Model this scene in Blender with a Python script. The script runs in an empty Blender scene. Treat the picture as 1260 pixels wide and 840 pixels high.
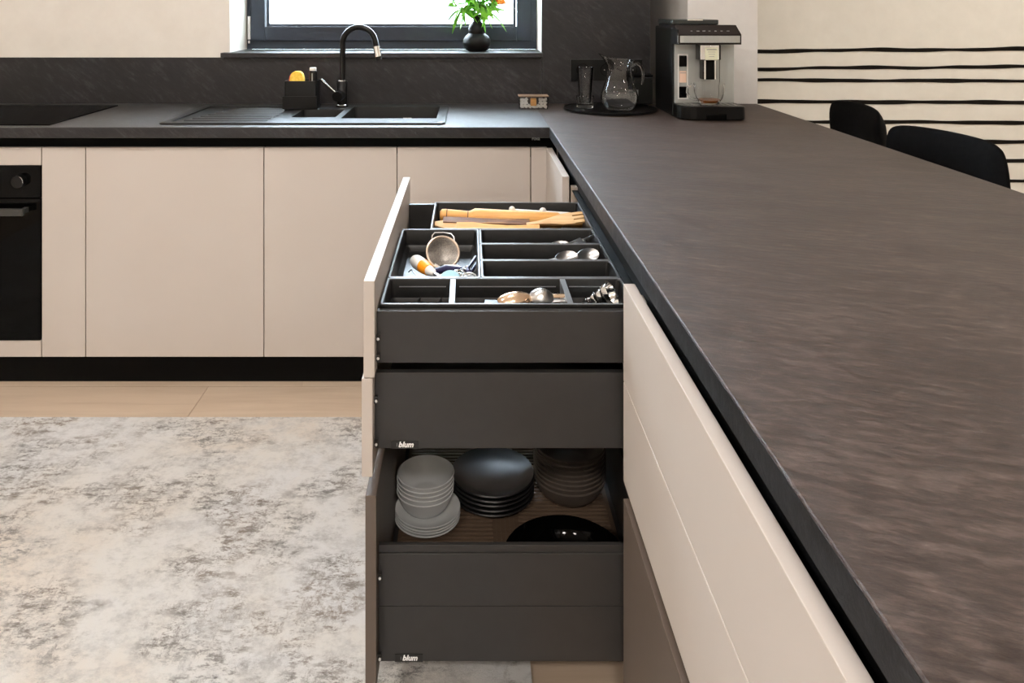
import bpy, bmesh, math, random
from mathutils import Vector, Matrix
R = math.radians
PI = math.pi
rnd = random.Random(7)
C = bpy.context.scene.collection
S = bpy.context.scene

# ------------------------------------------------------------------ camera, world, exposure
CZ = 1.278                                   # lens height above the floor
cam = bpy.data.cameras.new('camera'); co = bpy.data.objects.new('camera', cam); C.objects.link(co)
co.location = (0, 0, CZ); co.rotation_euler = (R(90), 0, 0)
cam.sensor_width = 36; cam.lens = 931 / 1260 * 36
cam.shift_x = (630 - 576.5) / 1260; cam.shift_y = -(420 - 9) / 1260
cam.clip_start = 0.02
S.camera = co
S.view_settings.view_transform = 'Standard'; S.view_settings.look = 'None'
S.view_settings.gamma = 1; S.view_settings.use_curve_mapping = False
S.view_settings.exposure = 0.0
w = bpy.data.worlds.new('sky'); S.world = w; w.use_nodes = True
bg = w.node_tree.nodes['Background']; bg.inputs[0].default_value = (0.74, 0.88, 1.0, 1); bg.inputs[1].default_value = 42.0

def area(name, loc, rot, sx, sy, power, col, portal=False, shape='RECTANGLE', spread=180):
    l = bpy.data.lights.new(name, 'AREA'); l.shape = shape; l.size = sx; l.size_y = sy; l.energy = power; l.color = col
    l.spread = R(spread)
    o = bpy.data.objects.new(name, l); C.objects.link(o); o.location = loc; o.rotation_euler = rot
    if portal: l.cycles.is_portal = True
    return o
area('window_portal', (-0.343, 3.44, 1.66), (R(-90), 0, 0), 1.28, 1.1, 1, (1, 1, 1), True)
LAMPS = [(-1.5, 1.25), (-0.3, 1.25), (-1.3, -1.3), (0.0, -1.4), (2.4, 0.0), (2.9, 2.4)]
LAMP_W = [17, 19, 38, 46, 17, 22]  # the two strong rear lamps are added to brighten the bottom drawer
LAMP_C = (1.0, 0.91, 0.835)

# ------------------------------------------------------------------ materials
def nodes(m): return m.node_tree.nodes, m.node_tree.links
def mat(name, col, rough=0.5, metal=0.0, spec=0.5, trans=0, ior=1.45, coat=0, emit=None, es=0, sheen=0):
    m = bpy.data.materials.new(name); m.use_nodes = True
    b = m.node_tree.nodes['Principled BSDF']
    b.inputs['Base Color'].default_value = (*col, 1); b.inputs['Roughness'].default_value = rough
    b.inputs['Metallic'].default_value = metal; b.inputs['Specular IOR Level'].default_value = spec
    b.inputs['Transmission Weight'].default_value = trans; b.inputs['IOR'].default_value = ior
    b.inputs['Coat Weight'].default_value = coat; b.inputs['Sheen Weight'].default_value = sheen
    if emit: b.inputs['Emission Color'].default_value = (*emit, 1); b.inputs['Emission Strength'].default_value = es
    return m
def noise_col(m, stops, scale=(1, 1, 1), nscale=5, detail=6, rough=0.6, dist=0, rot=(0, 0, 0), bump=0, bdist=0.002, coord='Object', rand=False, roughvar=None, bscale=None):
    """colour ramp over stretched noise, with optional bump from the same noise"""
    n, l = nodes(m); b = n['Principled BSDF']
    tc = n.new('ShaderNodeTexCoord')
    r1 = n.new('ShaderNodeMapping'); r1.inputs['Rotation'].default_value = rot
    mp = n.new('ShaderNodeMapping'); mp.inputs['Scale'].default_value = scale
    l.new(tc.outputs[coord], r1.inputs[0]); l.new(r1.outputs[0], mp.inputs[0])
    if rand:
        oi = n.new('ShaderNodeObjectInfo'); ml = n.new('ShaderNodeMath'); ml.operation = 'MULTIPLY'; ml.inputs[1].default_value = 37
        l.new(oi.outputs['Random'], ml.inputs[0])
        cx = n.new('ShaderNodeCombineXYZ'); l.new(ml.outputs[0], cx.inputs[0]); l.new(ml.outputs[0], cx.inputs[1]); l.new(ml.outputs[0], cx.inputs[2])
        l.new(cx.outputs[0], mp.inputs['Location'])
    t = n.new('ShaderNodeTexNoise'); t.inputs['Scale'].default_value = nscale; t.inputs['Detail'].default_value = detail
    t.inputs['Roughness'].default_value = rough; t.inputs['Distortion'].default_value = dist
    l.new(mp.outputs[0], t.inputs['Vector'])
    cr = n.new('ShaderNodeValToRGB'); e = cr.color_ramp.elements
    while len(e) < len(stops): e.new(0.5)
    for k, (p, c) in enumerate(stops): e[k].position = p; e[k].color = (*c, 1)
    l.new(t.outputs['Fac'], cr.inputs[0]); l.new(cr.outputs[0], b.inputs['Base Color'])
    if roughvar:
        mr = n.new('ShaderNodeMapRange'); mr.inputs[1].default_value = 0.3; mr.inputs[2].default_value = 0.7
        mr.inputs[3].default_value = roughvar[0]; mr.inputs[4].default_value = roughvar[1]
        l.new(t.outputs['Fac'], mr.inputs[0]); l.new(mr.outputs[0], b.inputs['Roughness'])
    if bump:
        bp = n.new('ShaderNodeBump'); bp.inputs['Strength'].default_value = bump; bp.inputs['Distance'].default_value = bdist
        src = t
        if bscale:
            src = n.new('ShaderNodeTexNoise'); src.inputs['Scale'].default_value = bscale; src.inputs['Detail'].default_value = 4
            l.new(mp.outputs[0], src.inputs['Vector'])
        l.new(src.outputs['Fac'], bp.inputs['Height']); l.new(bp.outputs[0], b.inputs['Normal'])
    return m

M = {}
g = lambda v: (v, v, v)
M['front'] = noise_col(mat('matt_cashmere_laminate', (0.6, 0.5, 0.43), 0.42, spec=0.35), [(0.3, (0.510, 0.457, 0.414)), (0.7, (0.530, 0.476, 0.432))], nscale=3, bump=0.02, bdist=0.0005, bscale=900)
def stone(name, stops, rot, sc, fine, rough, rough_rng, bump, spec=0.5):
    """slate: broad cloudy tone, long fine streaks with relief"""
    m = mat(name, g(0.04), rough, spec=spec); n, l = nodes(m); b = n['Principled BSDF']
    tc = n.new('ShaderNodeTexCoord'); r1 = n.new('ShaderNodeMapping'); r1.inputs['Rotation'].default_value = rot; l.new(tc.outputs['Object'], r1.inputs[0])
    def nz(scl, k, det, ro, dist):
        mp = n.new('ShaderNodeMapping'); mp.inputs['Scale'].default_value = scl; l.new(r1.outputs[0], mp.inputs[0])
        t = n.new('ShaderNodeTexNoise'); t.inputs['Scale'].default_value = k; t.inputs['Detail'].default_value = det; t.inputs['Roughness'].default_value = ro; t.inputs['Distortion'].default_value = dist
        l.new(mp.outputs[0], t.inputs['Vector']); return t
    broad = nz(sc, 2.2, 8, 0.68, 0.5); fin = nz(fine, 1.0, 8, 0.74, 0.2)
    mx = n.new('ShaderNodeMix'); mx.data_type = 'FLOAT'; mx.inputs[0].default_value = 0.72; l.new(broad.outputs[0], mx.inputs[2]); l.new(fin.outputs[0], mx.inputs[3])
    cr = n.new('ShaderNodeValToRGB'); e = cr.color_ramp.elements
    while len(e) < len(stops): e.new(0.5)
    for k, (p, c) in enumerate(stops): e[k].position = p; e[k].color = (*c, 1)
    l.new(mx.outputs[0], cr.inputs[0]); l.new(cr.outputs[0], b.inputs['Base Color'])
    mr = n.new('ShaderNodeMapRange'); mr.inputs[1].default_value = 0.35; mr.inputs[2].default_value = 0.65; mr.inputs[3].default_value = rough_rng[0]; mr.inputs[4].default_value = rough_rng[1]
    l.new(fin.outputs[0], mr.inputs[0]); l.new(mr.outputs[0], b.inputs['Roughness'])
    bp = n.new('ShaderNodeBump'); bp.inputs['Strength'].default_value = bump; bp.inputs['Distance'].default_value = 0.003
    l.new(fin.outputs['Fac'], bp.inputs['Height']); l.new(bp.outputs[0], b.inputs['Normal'])
    return m
M['stone'] = stone('dark_slate_worktop', [(0.36, (0.020, 0.0135, 0.011)), (0.5, (0.048, 0.034, 0.028)), (0.62, (0.098, 0.073, 0.062)), (0.72, (0.20, 0.165, 0.145))], (0, 0, R(19)), (2.2, 6.0, 4), (26, 85, 50), 0.4, (0.44, 0.58), 0.6, 0.25)  # paler than the edge copy: room reflection on the top put into the colour
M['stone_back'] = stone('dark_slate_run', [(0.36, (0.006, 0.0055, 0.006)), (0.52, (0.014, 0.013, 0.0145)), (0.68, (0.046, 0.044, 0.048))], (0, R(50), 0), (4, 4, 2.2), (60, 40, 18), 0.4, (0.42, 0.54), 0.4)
M['stone_edge_shade'] = stone('dark_slate_edge_shade', [(0.36, (0.004, 0.0042, 0.005)), (0.52, (0.010, 0.0105, 0.012)), (0.68, (0.028, 0.028, 0.030))], (0, R(50), 0), (4, 4, 2.2), (60, 40, 18), 0.4, (0.40, 0.52), 0.3, 0.3)  # dark copy of the worktop slate, shade of the side face put into the colour
M['stone_top_lit'] = stone('dark_slate_run_top_lit', [(0.36, (0.012, 0.011, 0.011)), (0.52, (0.026, 0.0235, 0.023)), (0.68, (0.060, 0.055, 0.054))], (0, 0, R(10)), (2.2, 6.0, 4), (26, 85, 50), 0.4, (0.48, 0.60), 0.35, 1.0)  # paler copy of the run slate, grazing reflection put into its colour
M['plaster'] = noise_col(mat('cream_plaster', g(0.7), 0.85), [(0.3, (0.74, 0.695, 0.635)), (0.7, (0.80, 0.76, 0.70))], nscale=9, bump=0.25, bdist=0.002)
M['plaster2'] = noise_col(mat('ivory_plaster', g(0.7), 0.8), [(0.3, (0.72, 0.705, 0.645)), (0.7, (0.765, 0.75, 0.69))], nscale=14, bump=0.35, bdist=0.002)
M['white'] = noise_col(mat('white_wall_paint', g(0.75), 0.7), [(0.3, (0.74, 0.72, 0.70)), (0.7, (0.78, 0.76, 0.74))], nscale=20, bump=0.08, bdist=0.001)
M['ceiling'] = mat('ceiling_paint', (0.80, 0.76, 0.71), 0.9)
M['black'] = mat('matt_black_metal', g(0.003), 0.6, spec=0.08)
M['gloss_black'] = mat('black_glass', g(0.0015), 0.06, spec=0.12)
M['black_plastic'] = mat('black_plastic', g(0.004), 0.3, spec=0.3)
M['anthracite'] = noise_col(mat('anthracite_drawer_steel', g(0.045), 0.38, metal=0.0, spec=0.45), [(0.3, (0.027, 0.0258, 0.0252)), (0.7, (0.031, 0.0297, 0.029))], nscale=30, bump=0.04, bdist=0.0003, bscale=1500)
M['tray'] = noise_col(mat('grey_tray_plastic', g(0.03), 0.42, spec=0.3), [(0.3, g(0.007)), (0.7, g(0.011))], nscale=60, bump=0.06, bdist=0.0004, bscale=1200)
M['rim'] = mat('tray_plastic_lit_rim', (0.12, 0.125, 0.135), 0.3, spec=0.7)  # pale bluish copy of the tray plastic, sky reflection painted into the rims
M['frame'] = noise_col(mat('anthracite_blue_window_frame', g(0.03), 0.45), [(0.3, (0.015, 0.023, 0.038)), (0.7, (0.018, 0.028, 0.044))], nscale=30)
M['frame_light'] = mat('window_glazing_bead', (0.05, 0.07, 0.10), 0.4)
M['glass'] = mat('clear_glass', (1, 1, 1), 0.0, trans=1, ior=1.42)
M['pane'] = mat('window_glass', (0.97, 0.985, 1), 0.0, trans=1, ior=1.05)
M['water'] = mat('water', (0.96, 0.98, 1), 0.0, trans=1, ior=1.33)
M['steel'] = noise_col(mat('polished_steel', g(0.6), 0.3, metal=1), [(0.3, g(0.56)), (0.7, g(0.68))], nscale=40)
M['chrome'] = mat('bright_chrome', g(0.82), 0.12, metal=1)
M['satin'] = noise_col(mat('satin_silver_plastic', g(0.5), 0.38, metal=0.55), [(0.3, (0.42, 0.435, 0.42)), (0.7, (0.47, 0.485, 0.465))], scale=(1, 1, 0.1), nscale=60)
M['granite_sink'] = noise_col(mat('black_granite_sink', g(0.015), 0.34, spec=0.5), [(0.4, g(0.008)), (0.62, g(0.014)), (0.72, g(0.04))], nscale=900, detail=2, bump=0.2, bdist=0.0003)
M['wood'] = noise_col(mat('honey_wood', g(0.5), 0.45), [(0.3, (0.62, 0.29, 0.075)), (0.7, (0.80, 0.44, 0.14))], scale=(1, 14, 14), nscale=9, dist=0.4)
M['wood_dark'] = noise_col(mat('brown_olive_wood', g(0.2), 0.5), [(0.35, (0.07, 0.026, 0.008)), (0.58, (0.20, 0.085, 0.025)), (0.68, (0.55, 0.30, 0.10))], scale=(1, 14, 14), nscale=7, dist=0.8)
M['wood_pale'] = noise_col(mat('pale_wood', g(0.5), 0.5), [(0.3, (0.56, 0.32, 0.13)), (0.7, (0.74, 0.50, 0.25))], scale=(1, 14, 14), nscale=9)
M['plank'] = noise_col(mat('pale_oak_floor', g(0.5), 0.42), [(0.25, (0.47, 0.36, 0.265)), (0.5, (0.54, 0.425, 0.32)), (0.8, (0.60, 0.485, 0.375))], scale=(0.8, 9, 1), nscale=2.2, detail=8, dist=0.6, rand=True, bump=0.08, bdist=0.0006)
M['joint'] = mat('floor_joint', (0.16, 0.10, 0.065), 0.7)
M['white_ceramic'] = mat('white_porcelain', (0.88, 0.90, 0.90), 0.12, coat=0.3)
M['pattern'] = noise_col(mat('painted_porcelain_spots', g(0.5), 0.2), [(0.44, (0.70, 0.72, 0.71)), (0.50, (0.28, 0.25, 0.12)), (0.60, (0.08, 0.08, 0.07))], nscale=55, detail=3)
M['ceramic_black'] = mat('black_stoneware', (0.018, 0.0175, 0.018), 0.33)
M['ceramic_brown'] = noise_col(mat('dark_brown_stoneware', g(0.03), 0.34), [(0.3, (0.085, 0.068, 0.056)), (0.7, (0.115, 0.093, 0.078))], nscale=35)
M['mat_brown'] = noise_col(mat('brown_liner', g(0.1), 0.5), [(0.3, (0.115, 0.075, 0.05)), (0.7, (0.16, 0.11, 0.075))], scale=(1, 8, 1), nscale=12)
M['vase'] = mat('matt_black_ceramic', g(0.004), 0.5, spec=0.25)
M['leaf'] = noise_col(mat('fresh_green_leaf', g(0.2), 0.45), [(0.3, (0.05, 0.26, 0.012)), (0.7, (0.22, 0.55, 0.03))], nscale=18)
M['leaf'].node_tree.nodes['Principled BSDF'].inputs['Subsurface Weight'].default_value = 0.0
M['red'] = mat('red_petals', (0.62, 0.03, 0.02), 0.5)
M['orange'] = mat('orange_petals', (0.85, 0.28, 0.03), 0.5)
M['orange_grip'] = mat('orange_plastic', (0.95, 0.32, 0.01), 0.35)
M['white_plastic'] = mat('white_plastic', (0.80, 0.79, 0.76), 0.35)
M['yellow'] = noise_col(mat('yellow_sponge', g(0.5), 0.9), [(0.3, (0.80, 0.50, 0.04)), (0.7, (0.95, 0.68, 0.14))], nscale=120, bump=0.6, bdist=0.002)
M['pink'] = noise_col(mat('pink_sponge', g(0.5), 0.9), [(0.3, (0.60, 0.06, 0.10)), (0.7, (0.85, 0.16, 0.18))], nscale=120, bump=0.6, bdist=0.002)
M['blue'] = mat('pale_blue_plastic', (0.36, 0.60, 0.72), 0.35)
M['navy'] = mat('dark_blue_plastic', (0.02, 0.02, 0.07), 0.35)
M['sieve'] = noise_col(mat('fine_steel_gauze', g(0.3), 0.45, metal=0.7), [(0.35, (0.13, 0.12, 0.11)), (0.65, (0.34, 0.31, 0.28))], nscale=700, detail=1)
M['coffee'] = mat('coffee', (0.32, 0.10, 0.02), 0.1)
M['fabric'] = noise_col(mat('black_velvet', g(0.01), 0.9, spec=0.08), [(0.3, (0.003, 0.003, 0.0035)), (0.7, (0.006, 0.006, 0.0065))], nscale=60, bump=0.2, bdist=0.001)
M['ink'] = mat('grey_print', g(0.30), 0.6)
M['label'] = mat('pale_sticker', (0.72, 0.72, 0.55), 0.45)
M['label_pink'] = mat('peach_sticker', (0.78, 0.55, 0.42), 0.45)
M['text_white'] = mat('white_lettering', g(0.85), 0.5)
M['text_grey'] = mat('grey_lettering', g(0.6), 0.5)
M['badge'] = mat('badge_black', g(0.012), 0.4)
M['lamp'] = mat('lamp_diffuser', g(0.9), 0.5, emit=LAMP_C, es=9)
M['stripe'] = noise_col(mat('black_wall_line', g(0.01), 0.8, spec=0.1), [(0.3, (0.007, 0.006, 0.005)), (0.7, (0.013, 0.011, 0.009))], nscale=40)

def rug_material():
    m = mat('faded_abstract_rug', (0.6, 0.57, 0.53), 0.95, sheen=0.1, spec=0.1); n, l = nodes(m); b = n['Principled BSDF']
    tc = n.new('ShaderNodeTexCoord')
    def nz(scale, sc, det, ro, dist=0, loc=(0, 0, 0)):
        mp = n.new('ShaderNodeMapping'); mp.inputs['Scale'].default_value = sc; mp.inputs['Location'].default_value = loc
        l.new(tc.outputs['Object'], mp.inputs[0])
        t = n.new('ShaderNodeTexNoise'); t.inputs['Scale'].default_value = scale; t.inputs['Detail'].default_value = det
        t.inputs['Roughness'].default_value = ro; t.inputs['Distortion'].default_value = dist; l.new(mp.outputs[0], t.inputs['Vector']); return t
    def ramp(src, stops):
        cr = n.new('ShaderNodeValToRGB'); e = cr.color_ramp.elements
        while len(e) < len(stops): e.new(0.5)
        for k, (p, c) in enumerate(stops): e[k].position = p; e[k].color = (*c, 1)
        l.new(src, cr.inputs[0]); return cr
    def mix(f, a, c):
        mx = n.new('ShaderNodeMix'); mx.data_type = 'RGBA'; l.new(f, mx.inputs[0]); l.new(a, mx.inputs[6]); l.new(c, mx.inputs[7]); return mx.outputs[2]
    def mul(a, c):
        x = n.new('ShaderNodeMath'); x.operation = 'MULTIPLY'; l.new(a, x.inputs[0]); l.new(c, x.inputs[1]); return x.outputs[0]
    base = ramp(nz(1.7, (1, 1, 1), 5, 0.6, 0.4, (3, 1, 0)).outputs[0], [(0.40, (0.86, 0.87, 0.88)), (0.52, (0.86, 0.845, 0.815)), (0.66, (0.85, 0.785, 0.71))])
    big = ramp(nz(4.2, (1, 1.25, 1), 5, 0.62, 0.15, (7.3, 2.2, 0)).outputs[0], [(0.45, g(0)), (0.56, g(1))])
    fa = ramp(nz(20, (1, 2.0, 1), 12, 0.86, 0.0, (1, 5, 0)).outputs[0], [(0.49, g(0)), (0.56, g(0.95))])
    fb = ramp(nz(16, (2.4, 1, 1), 12, 0.86, 0.0, (6, 3, 0)).outputs[0], [(0.52, g(0)), (0.60, g(0.8))])
    fx = n.new('ShaderNodeMath'); fx.operation = 'MAXIMUM'; l.new(fa.outputs[0], fx.inputs[0]); l.new(fb.outputs[0], fx.inputs[1])
    f = mul(big.outputs[0], fx.outputs[0])
    dark = ramp(nz(4, (1, 1, 1), 3, 0.5, 0, (9, 9, 0)).outputs[0], [(0.4, (0.20, 0.195, 0.19)), (0.6, (0.27, 0.22, 0.18))])
    c1 = mix(f, base.outputs[0], dark.outputs[0])
    haze = ramp(nz(11, (1, 1.4, 1), 14, 0.88, 0.0, (4, 8, 0)).outputs[0], [(0.48, g(0)), (0.66, g(0.7))])
    grey = n.new('ShaderNodeRGB'); grey.outputs[0].default_value = (0.40, 0.395, 0.385, 1)
    c2 = mix(haze.outputs[0], c1, grey.outputs[0])
    l.new(c2, b.inputs['Base Color'])
    pile = nz(260, (1, 2.5, 1), 4, 0.7)
    bp = n.new('ShaderNodeBump'); bp.inputs['Strength'].default_value = 0.9; bp.inputs['Distance'].default_value = 0.006
    l.new(pile.outputs['Fac'], bp.inputs['Height']); l.new(bp.outputs[0], b.inputs['Normal'])
    return m
M['rug'] = rug_material()

# ------------------------------------------------------------------ builders
class MB:
    """collects shapes in one bmesh, then links them as one mesh object"""
    def __init__(s): s.b = bmesh.new(); s.m = Matrix.Identity(4)
    def _x(s, vs):
        if s.m != Matrix.Identity(4): bmesh.ops.transform(s.b, matrix=s.m, verts=vs)
    def box(s, x0, x1, y0, y1, z0, z1, bev=0.0, seg=2, smooth=False):
        t = bmesh.new(); bmesh.ops.create_cube(t, size=1)
        for v in t.verts: v.co = Vector(((x0 + x1) / 2 + v.co.x * (x1 - x0), (y0 + y1) / 2 + v.co.y * (y1 - y0), (z0 + z1) / 2 + v.co.z * (z1 - z0)))
        if bev: bmesh.ops.bevel(t, geom=t.edges[:], offset=bev, segments=seg, affect='EDGES', profile=0.6)
        s.merge(t); return s
    def merge(s, t, M4=None):
        if M4: bmesh.ops.transform(t, matrix=M4, verts=t.verts)
        bmesh.ops.transform(t, matrix=s.m, verts=t.verts)
        me = bpy.data.meshes.new('tmp'); t.to_mesh(me); t.free(); s.b.from_mesh(me); bpy.data.meshes.remove(me)
    def loft(s, rings, cap0=True, cap1=True, smooth=True):
        vs = [[s.b.verts.new(s.m @ Vector(p)) for p in r] for r in rings]; n = len(rings[0])
        for a, c in zip(vs, vs[1:]):
            for i in range(n):
                f = s.b.faces.new((a[i], a[(i + 1) % n], c[(i + 1) % n], c[i])); f.smooth = smooth
        if cap0: s.b.faces.new(vs[0][::-1])
        if cap1: s.b.faces.new(vs[-1])
        return s
    def lathe(s, prof, c=(0, 0, 0), seg=32, closed=False, smooth=True):
        """prof: (r, z) from bottom to top (outer) and back down (inner)"""
        rings = []
        for r, z in prof:
            r = max(r, 1e-5)
            rings.append([(c[0] + r * math.cos(2 * PI * k / seg), c[1] + r * math.sin(2 * PI * k / seg), c[2] + z) for k in range(seg)])
        return s.loft(rings, not closed, not closed, smooth)
    def tube(s, pts, r, seg=10, cap=True):
        pts = [Vector(p) for p in pts]; rings = []; n = len(pts)
        rs = r if isinstance(r, (list, tuple)) else [r] * n
        up = None
        for i, p in enumerate(pts):
            d = (pts[min(i + 1, n - 1)] - pts[max(i - 1, 0)]).normalized()
            if up is None:
                up = Vector((0, 0, 1)) if abs(d.z) < 0.9 else Vector((1, 0, 0))
            a = d.cross(up).normalized(); c = a.cross(d).normalized(); up = c
            rings.append([tuple(p + (a * math.cos(t) + c * math.sin(t)) * rs[i]) for t in [2 * PI * k / seg for k in range(seg)]])
        return s.loft(rings, cap, cap)
    def cyl(s, p0, p1, r, seg=20, r1=None):
        return s.tube([p0, p1], [r, r if r1 is None else r1], seg)
    def ball(s, c, r, seg=16, sc=(1, 1, 1)):
        t = bmesh.new(); bmesh.ops.create_uvsphere(t, u_segments=seg, v_segments=max(6, seg // 2), radius=r)
        for f in t.faces: f.smooth = True
        bmesh.ops.transform(t, matrix=Matrix.Translation(c) @ Matrix.Diagonal((*sc, 1)), verts=t.verts); s.merge(t); return s
    def prism(s, poly, axis, a0, a1, bev=0):
        """extrude polygon (2D) along axis: 'x' -> poly is (y,z); 'y' -> (x,z); 'z' -> (x,y)"""
        def P(p, a): return {'x': (a, p[0], p[1]), 'y': (p[0], a, p[1]), 'z': (p[0], p[1], a)}[axis]
        return s.loft([[P(p, a0) for p in poly], [P(p, a1) for p in poly]], True, True, False)
    def build(s, name, m, parent=None, off=(0, 0, 0), subsurf=0, sharp=True):
        bmesh.ops.recalc_face_normals(s.b, faces=s.b.faces)
        me = bpy.data.meshes.new(name)
        bmesh.ops.translate(s.b, verts=s.b.verts, vec=-Vector(off))
        s.b.to_mesh(me); s.b.free()
        me.materials.append(M[m] if isinstance(m, str) else m)
        o = bpy.data.objects.new(name, me); C.objects.link(o)
        if parent: o.parent = parent
        else: o.location = off
        if sharp and any(p.use_smooth for p in me.polygons):
            me.set_sharp_from_angle(angle=R(38))
        if subsurf:
            md = o.modifiers.new('s', 'SUBSURF'); md.levels = md.render_levels = subsurf
        return o

def tag(o, label=None, cat=None, group=None, kind=None):
    if label: o['label'] = label
    if cat: o['category'] = cat
    if group: o['group'] = group
    if kind: o['kind'] = kind
    return o
def thing(name, label, cat, loc, rz=0, group=None):
    o = bpy.data.objects.new(name, None); C.objects.link(o); o.location = loc; o.rotation_euler = (0, 0, rz); o.empty_display_size = 0.05
    return tag(o, label, cat, group)
def part(t, name, mb, m, local=False, **k):
    """world-authored part of a thing (t unrotated) unless local"""
    return mb.build(name, m, t, (0, 0, 0) if local else root_loc(t), **k)
def root_loc(t):
    v = Vector((0, 0, 0))
    while t: v += t.location; t = t.parent
    return tuple(v)
def dup(o, loc, label=None, rz=None, parent=None):
    c = o.copy(); C.objects.link(c); c.parent = parent
    if parent is None: c.location = loc
    if rz is not None: c.rotation_euler = (0, 0, rz)
    if label: c['label'] = label
    for ch in list(o.children): dup(ch, None, parent=c)
    return c
def struct(name, mb, m, parent=None, **k):
    o = mb.build(name, m, parent, **k)
    if not parent: o['kind'] = 'structure'
    return o
def rrect(x0, x1, y0, y1, r, z, n=5):
    out = []
    for cx, cy, a in ((x1 - r, y1 - r, 0), (x0 + r, y1 - r, 90), (x0 + r, y0 + r, 180), (x1 - r, y0 + r, 270)):
        for k in range(n + 1):
            t = R(a + 90 * k / n); out.append((cx + r * math.cos(t), cy + r * math.sin(t), z))
    return out
def W(px, py, drop):      # point of a horizontal plane that lies `drop` below the lens
    s = (py - 9) / drop; return Vector(((px - 576.5) / s, 931 / s, CZ - drop))
def V(px, py, Y):         # point at depth Y
    s = 931 / Y; return Vector(((px - 576.5) / s, Y, CZ - (py - 9) / s))
def font_mesh(name, txt, size, m, parent, loc, rot, shear=0, bold=0, extrude=0.0002, align='CENTER'):
    cu = bpy.data.curves.new(name, 'FONT'); cu.body = txt; cu.size = size; cu.shear = shear; cu.offset = bold; cu.extrude = extrude; cu.align_x = align; cu.align_y = 'CENTER'
    cu.resolution_u = 3
    o = bpy.data.objects.new(name + '_src', cu); C.objects.link(o)
    me = bpy.data.meshes.new_from_object(o.evaluated_get(bpy.context.evaluated_depsgraph_get()))
    bpy.data.objects.remove(o); me.name = name
    me.materials.clear(); me.materials.append(M[m])
    q = bpy.data.objects.new(name, me); C.objects.link(q); q.parent = parent
    q.location = Vector(loc) - Vector(root_loc(parent)); q.rotation_euler = rot
    return q

TOP = CZ - 0.3986         # 0.8794 worktop top
TH = 0.036
WB = TOP - TH             # worktop underside
FT = CZ - 0.4726          # top of the fronts
FB = CZ - 1.178           # bottom of the fronts
YF, YC, YW = 2.516, 2.551, 3.131      # worktop edge, front plane, backsplash plane
XE = 0.27                 # peninsula worktop edge
XP = 0.265                # peninsula front plane

# ------------------------------------------------------------------ setting
fl = struct('floor', MB().box(-2.9, 3.6, -2.6, 4.1, -0.06, -0.0095), 'joint')
pl = {}
row = 0; y = -2.45 + 0.0
ROW = 0.25
ys = [2.55 + ROW * k for k in range(-19, 7)]
for ri, y0 in enumerate(ys):
    y1 = min(y0 + ROW, 4.1); y0 = max(y0, -2.55)
    first = {18: -0.877, 19: -0.563}.get(ri, -0.877 + 0.47 * ((ri * 7) % 5) - 0.6)
    x = first - 1.25 * 3
    while x < 3.6:
        a, c = max(x, -2.9), min(x + 1.25, 3.6)
        if c - a > 0.02:
            key = (round(c - a, 4), round(y1 - y0, 4))
            if key not in pl:
                pl[key] = MB().box(0.0007, c - a - 0.0007, 0.0007, y1 - y0 - 0.0007, -0.0095, 0.0).build('plank', 'plank').data
                bpy.data.objects.remove([o for o in C.objects if o.data == pl[key]][0])
            o = bpy.data.objects.new('plank', pl[key]); C.objects.link(o); o.parent = fl; o.location = (a, y0, 0)
        x += 1.25

WX0, WX1, WZ0, WZ1 = -0.991, 0.305, 1.091, 2.25
b = MB()
b.box(-2.9, WX0, 3.141, 3.46, 0, 2.6); b.box(WX1, 0.752, 3.141, 3.46, 0, 2.6)
b.box(WX0, WX1, 3.141, 3.46, 0, WZ0 - 0.018); b.box(WX0, WX1, 3.141, 3.46, WZ1, 2.6)
struct('wall_back', b, 'plaster')
struct('wall_alcove', MB().box(0.752, 0.93, 3.98, 4.1, 0, 2.6).box(0.70, 0.752, 3.46, 4.1, 0, 2.6), 'white')
struct('column', MB().box(0.908, 1.198, 3.135, 4.1, 0, 2.6, 0.002), 'white')
sw = struct('wall_dining', MB().box(1.198, 3.6, 3.6, 4.1, 0, 2.6), 'plaster2')
struct('wall_right', MB().box(3.6, 3.7, -2.7, 4.1, 0, 2.6), 'plaster2')
struct('wall_left', MB().box(-3.0, -2.9, -2.7, 3.46, 0, 2.6), 'plaster')
struct('wall_rear', MB().box(-2.9, 3.6, -2.7, -2.6, 0, 2.6), 'plaster2')
struct('ceiling', MB().box(-3.0, 3.7, -2.7, 4.1, 2.6, 2.7), 'ceiling')

# black painted lines on the dining wall, each slightly uneven
LINES = [(61.5, 2.2), (83.5, 2.0), (99, 2.1), (125.5, 2.3), (150, 2.2), (174, 2.2), (198, 2.2), (222.5, 2.2), (247, 2.2)]
s36 = 931 / 3.598
for k, (py, hw) in enumerate(LINES):
    z0 = CZ - (py - 9) / s36; r2 = random.Random(31 + k)
    ph = [r2.uniform(0, 6.28) for _ in range(5)]
    up, dn = [], []
    N = 90
    amp = [1.0, 1.2, 0.5, 0.45, 0.7, 0.7, 0.5, 0.4, 0.5][k]
    for i in range(N + 1):
        x = 1.199 + (3.55 - 1.199) * i / N
        wv = amp * (0.0038 * math.sin(3.1 * x + ph[0]) + 0.0026 * math.sin(7.3 * x + ph[1]) + 0.0012 * math.sin(19 * x + ph[2]))
        h = (hw / s36) * (1 + 0.16 * math.sin(11 * x + ph[3]) + 0.10 * math.sin(29 * x + ph[4]))
        up.append((x, z0 + wv + h)); dn.append((x, z0 + wv - h))
    b = MB()
    for (x0, u0), (x1, u1), (_, d0), (_, d1) in zip(up, up[1:], dn, dn[1:]):
        pass
    b.loft([[(u[0], 3.6, u[1]), (u[0], 3.597, u[1]), (d[0], 3.597, d[1]), (d[0], 3.6, d[1])] for u, d in zip(up, dn)], True, True, False)
    struct('stripe', b, 'stripe', sw)

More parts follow.
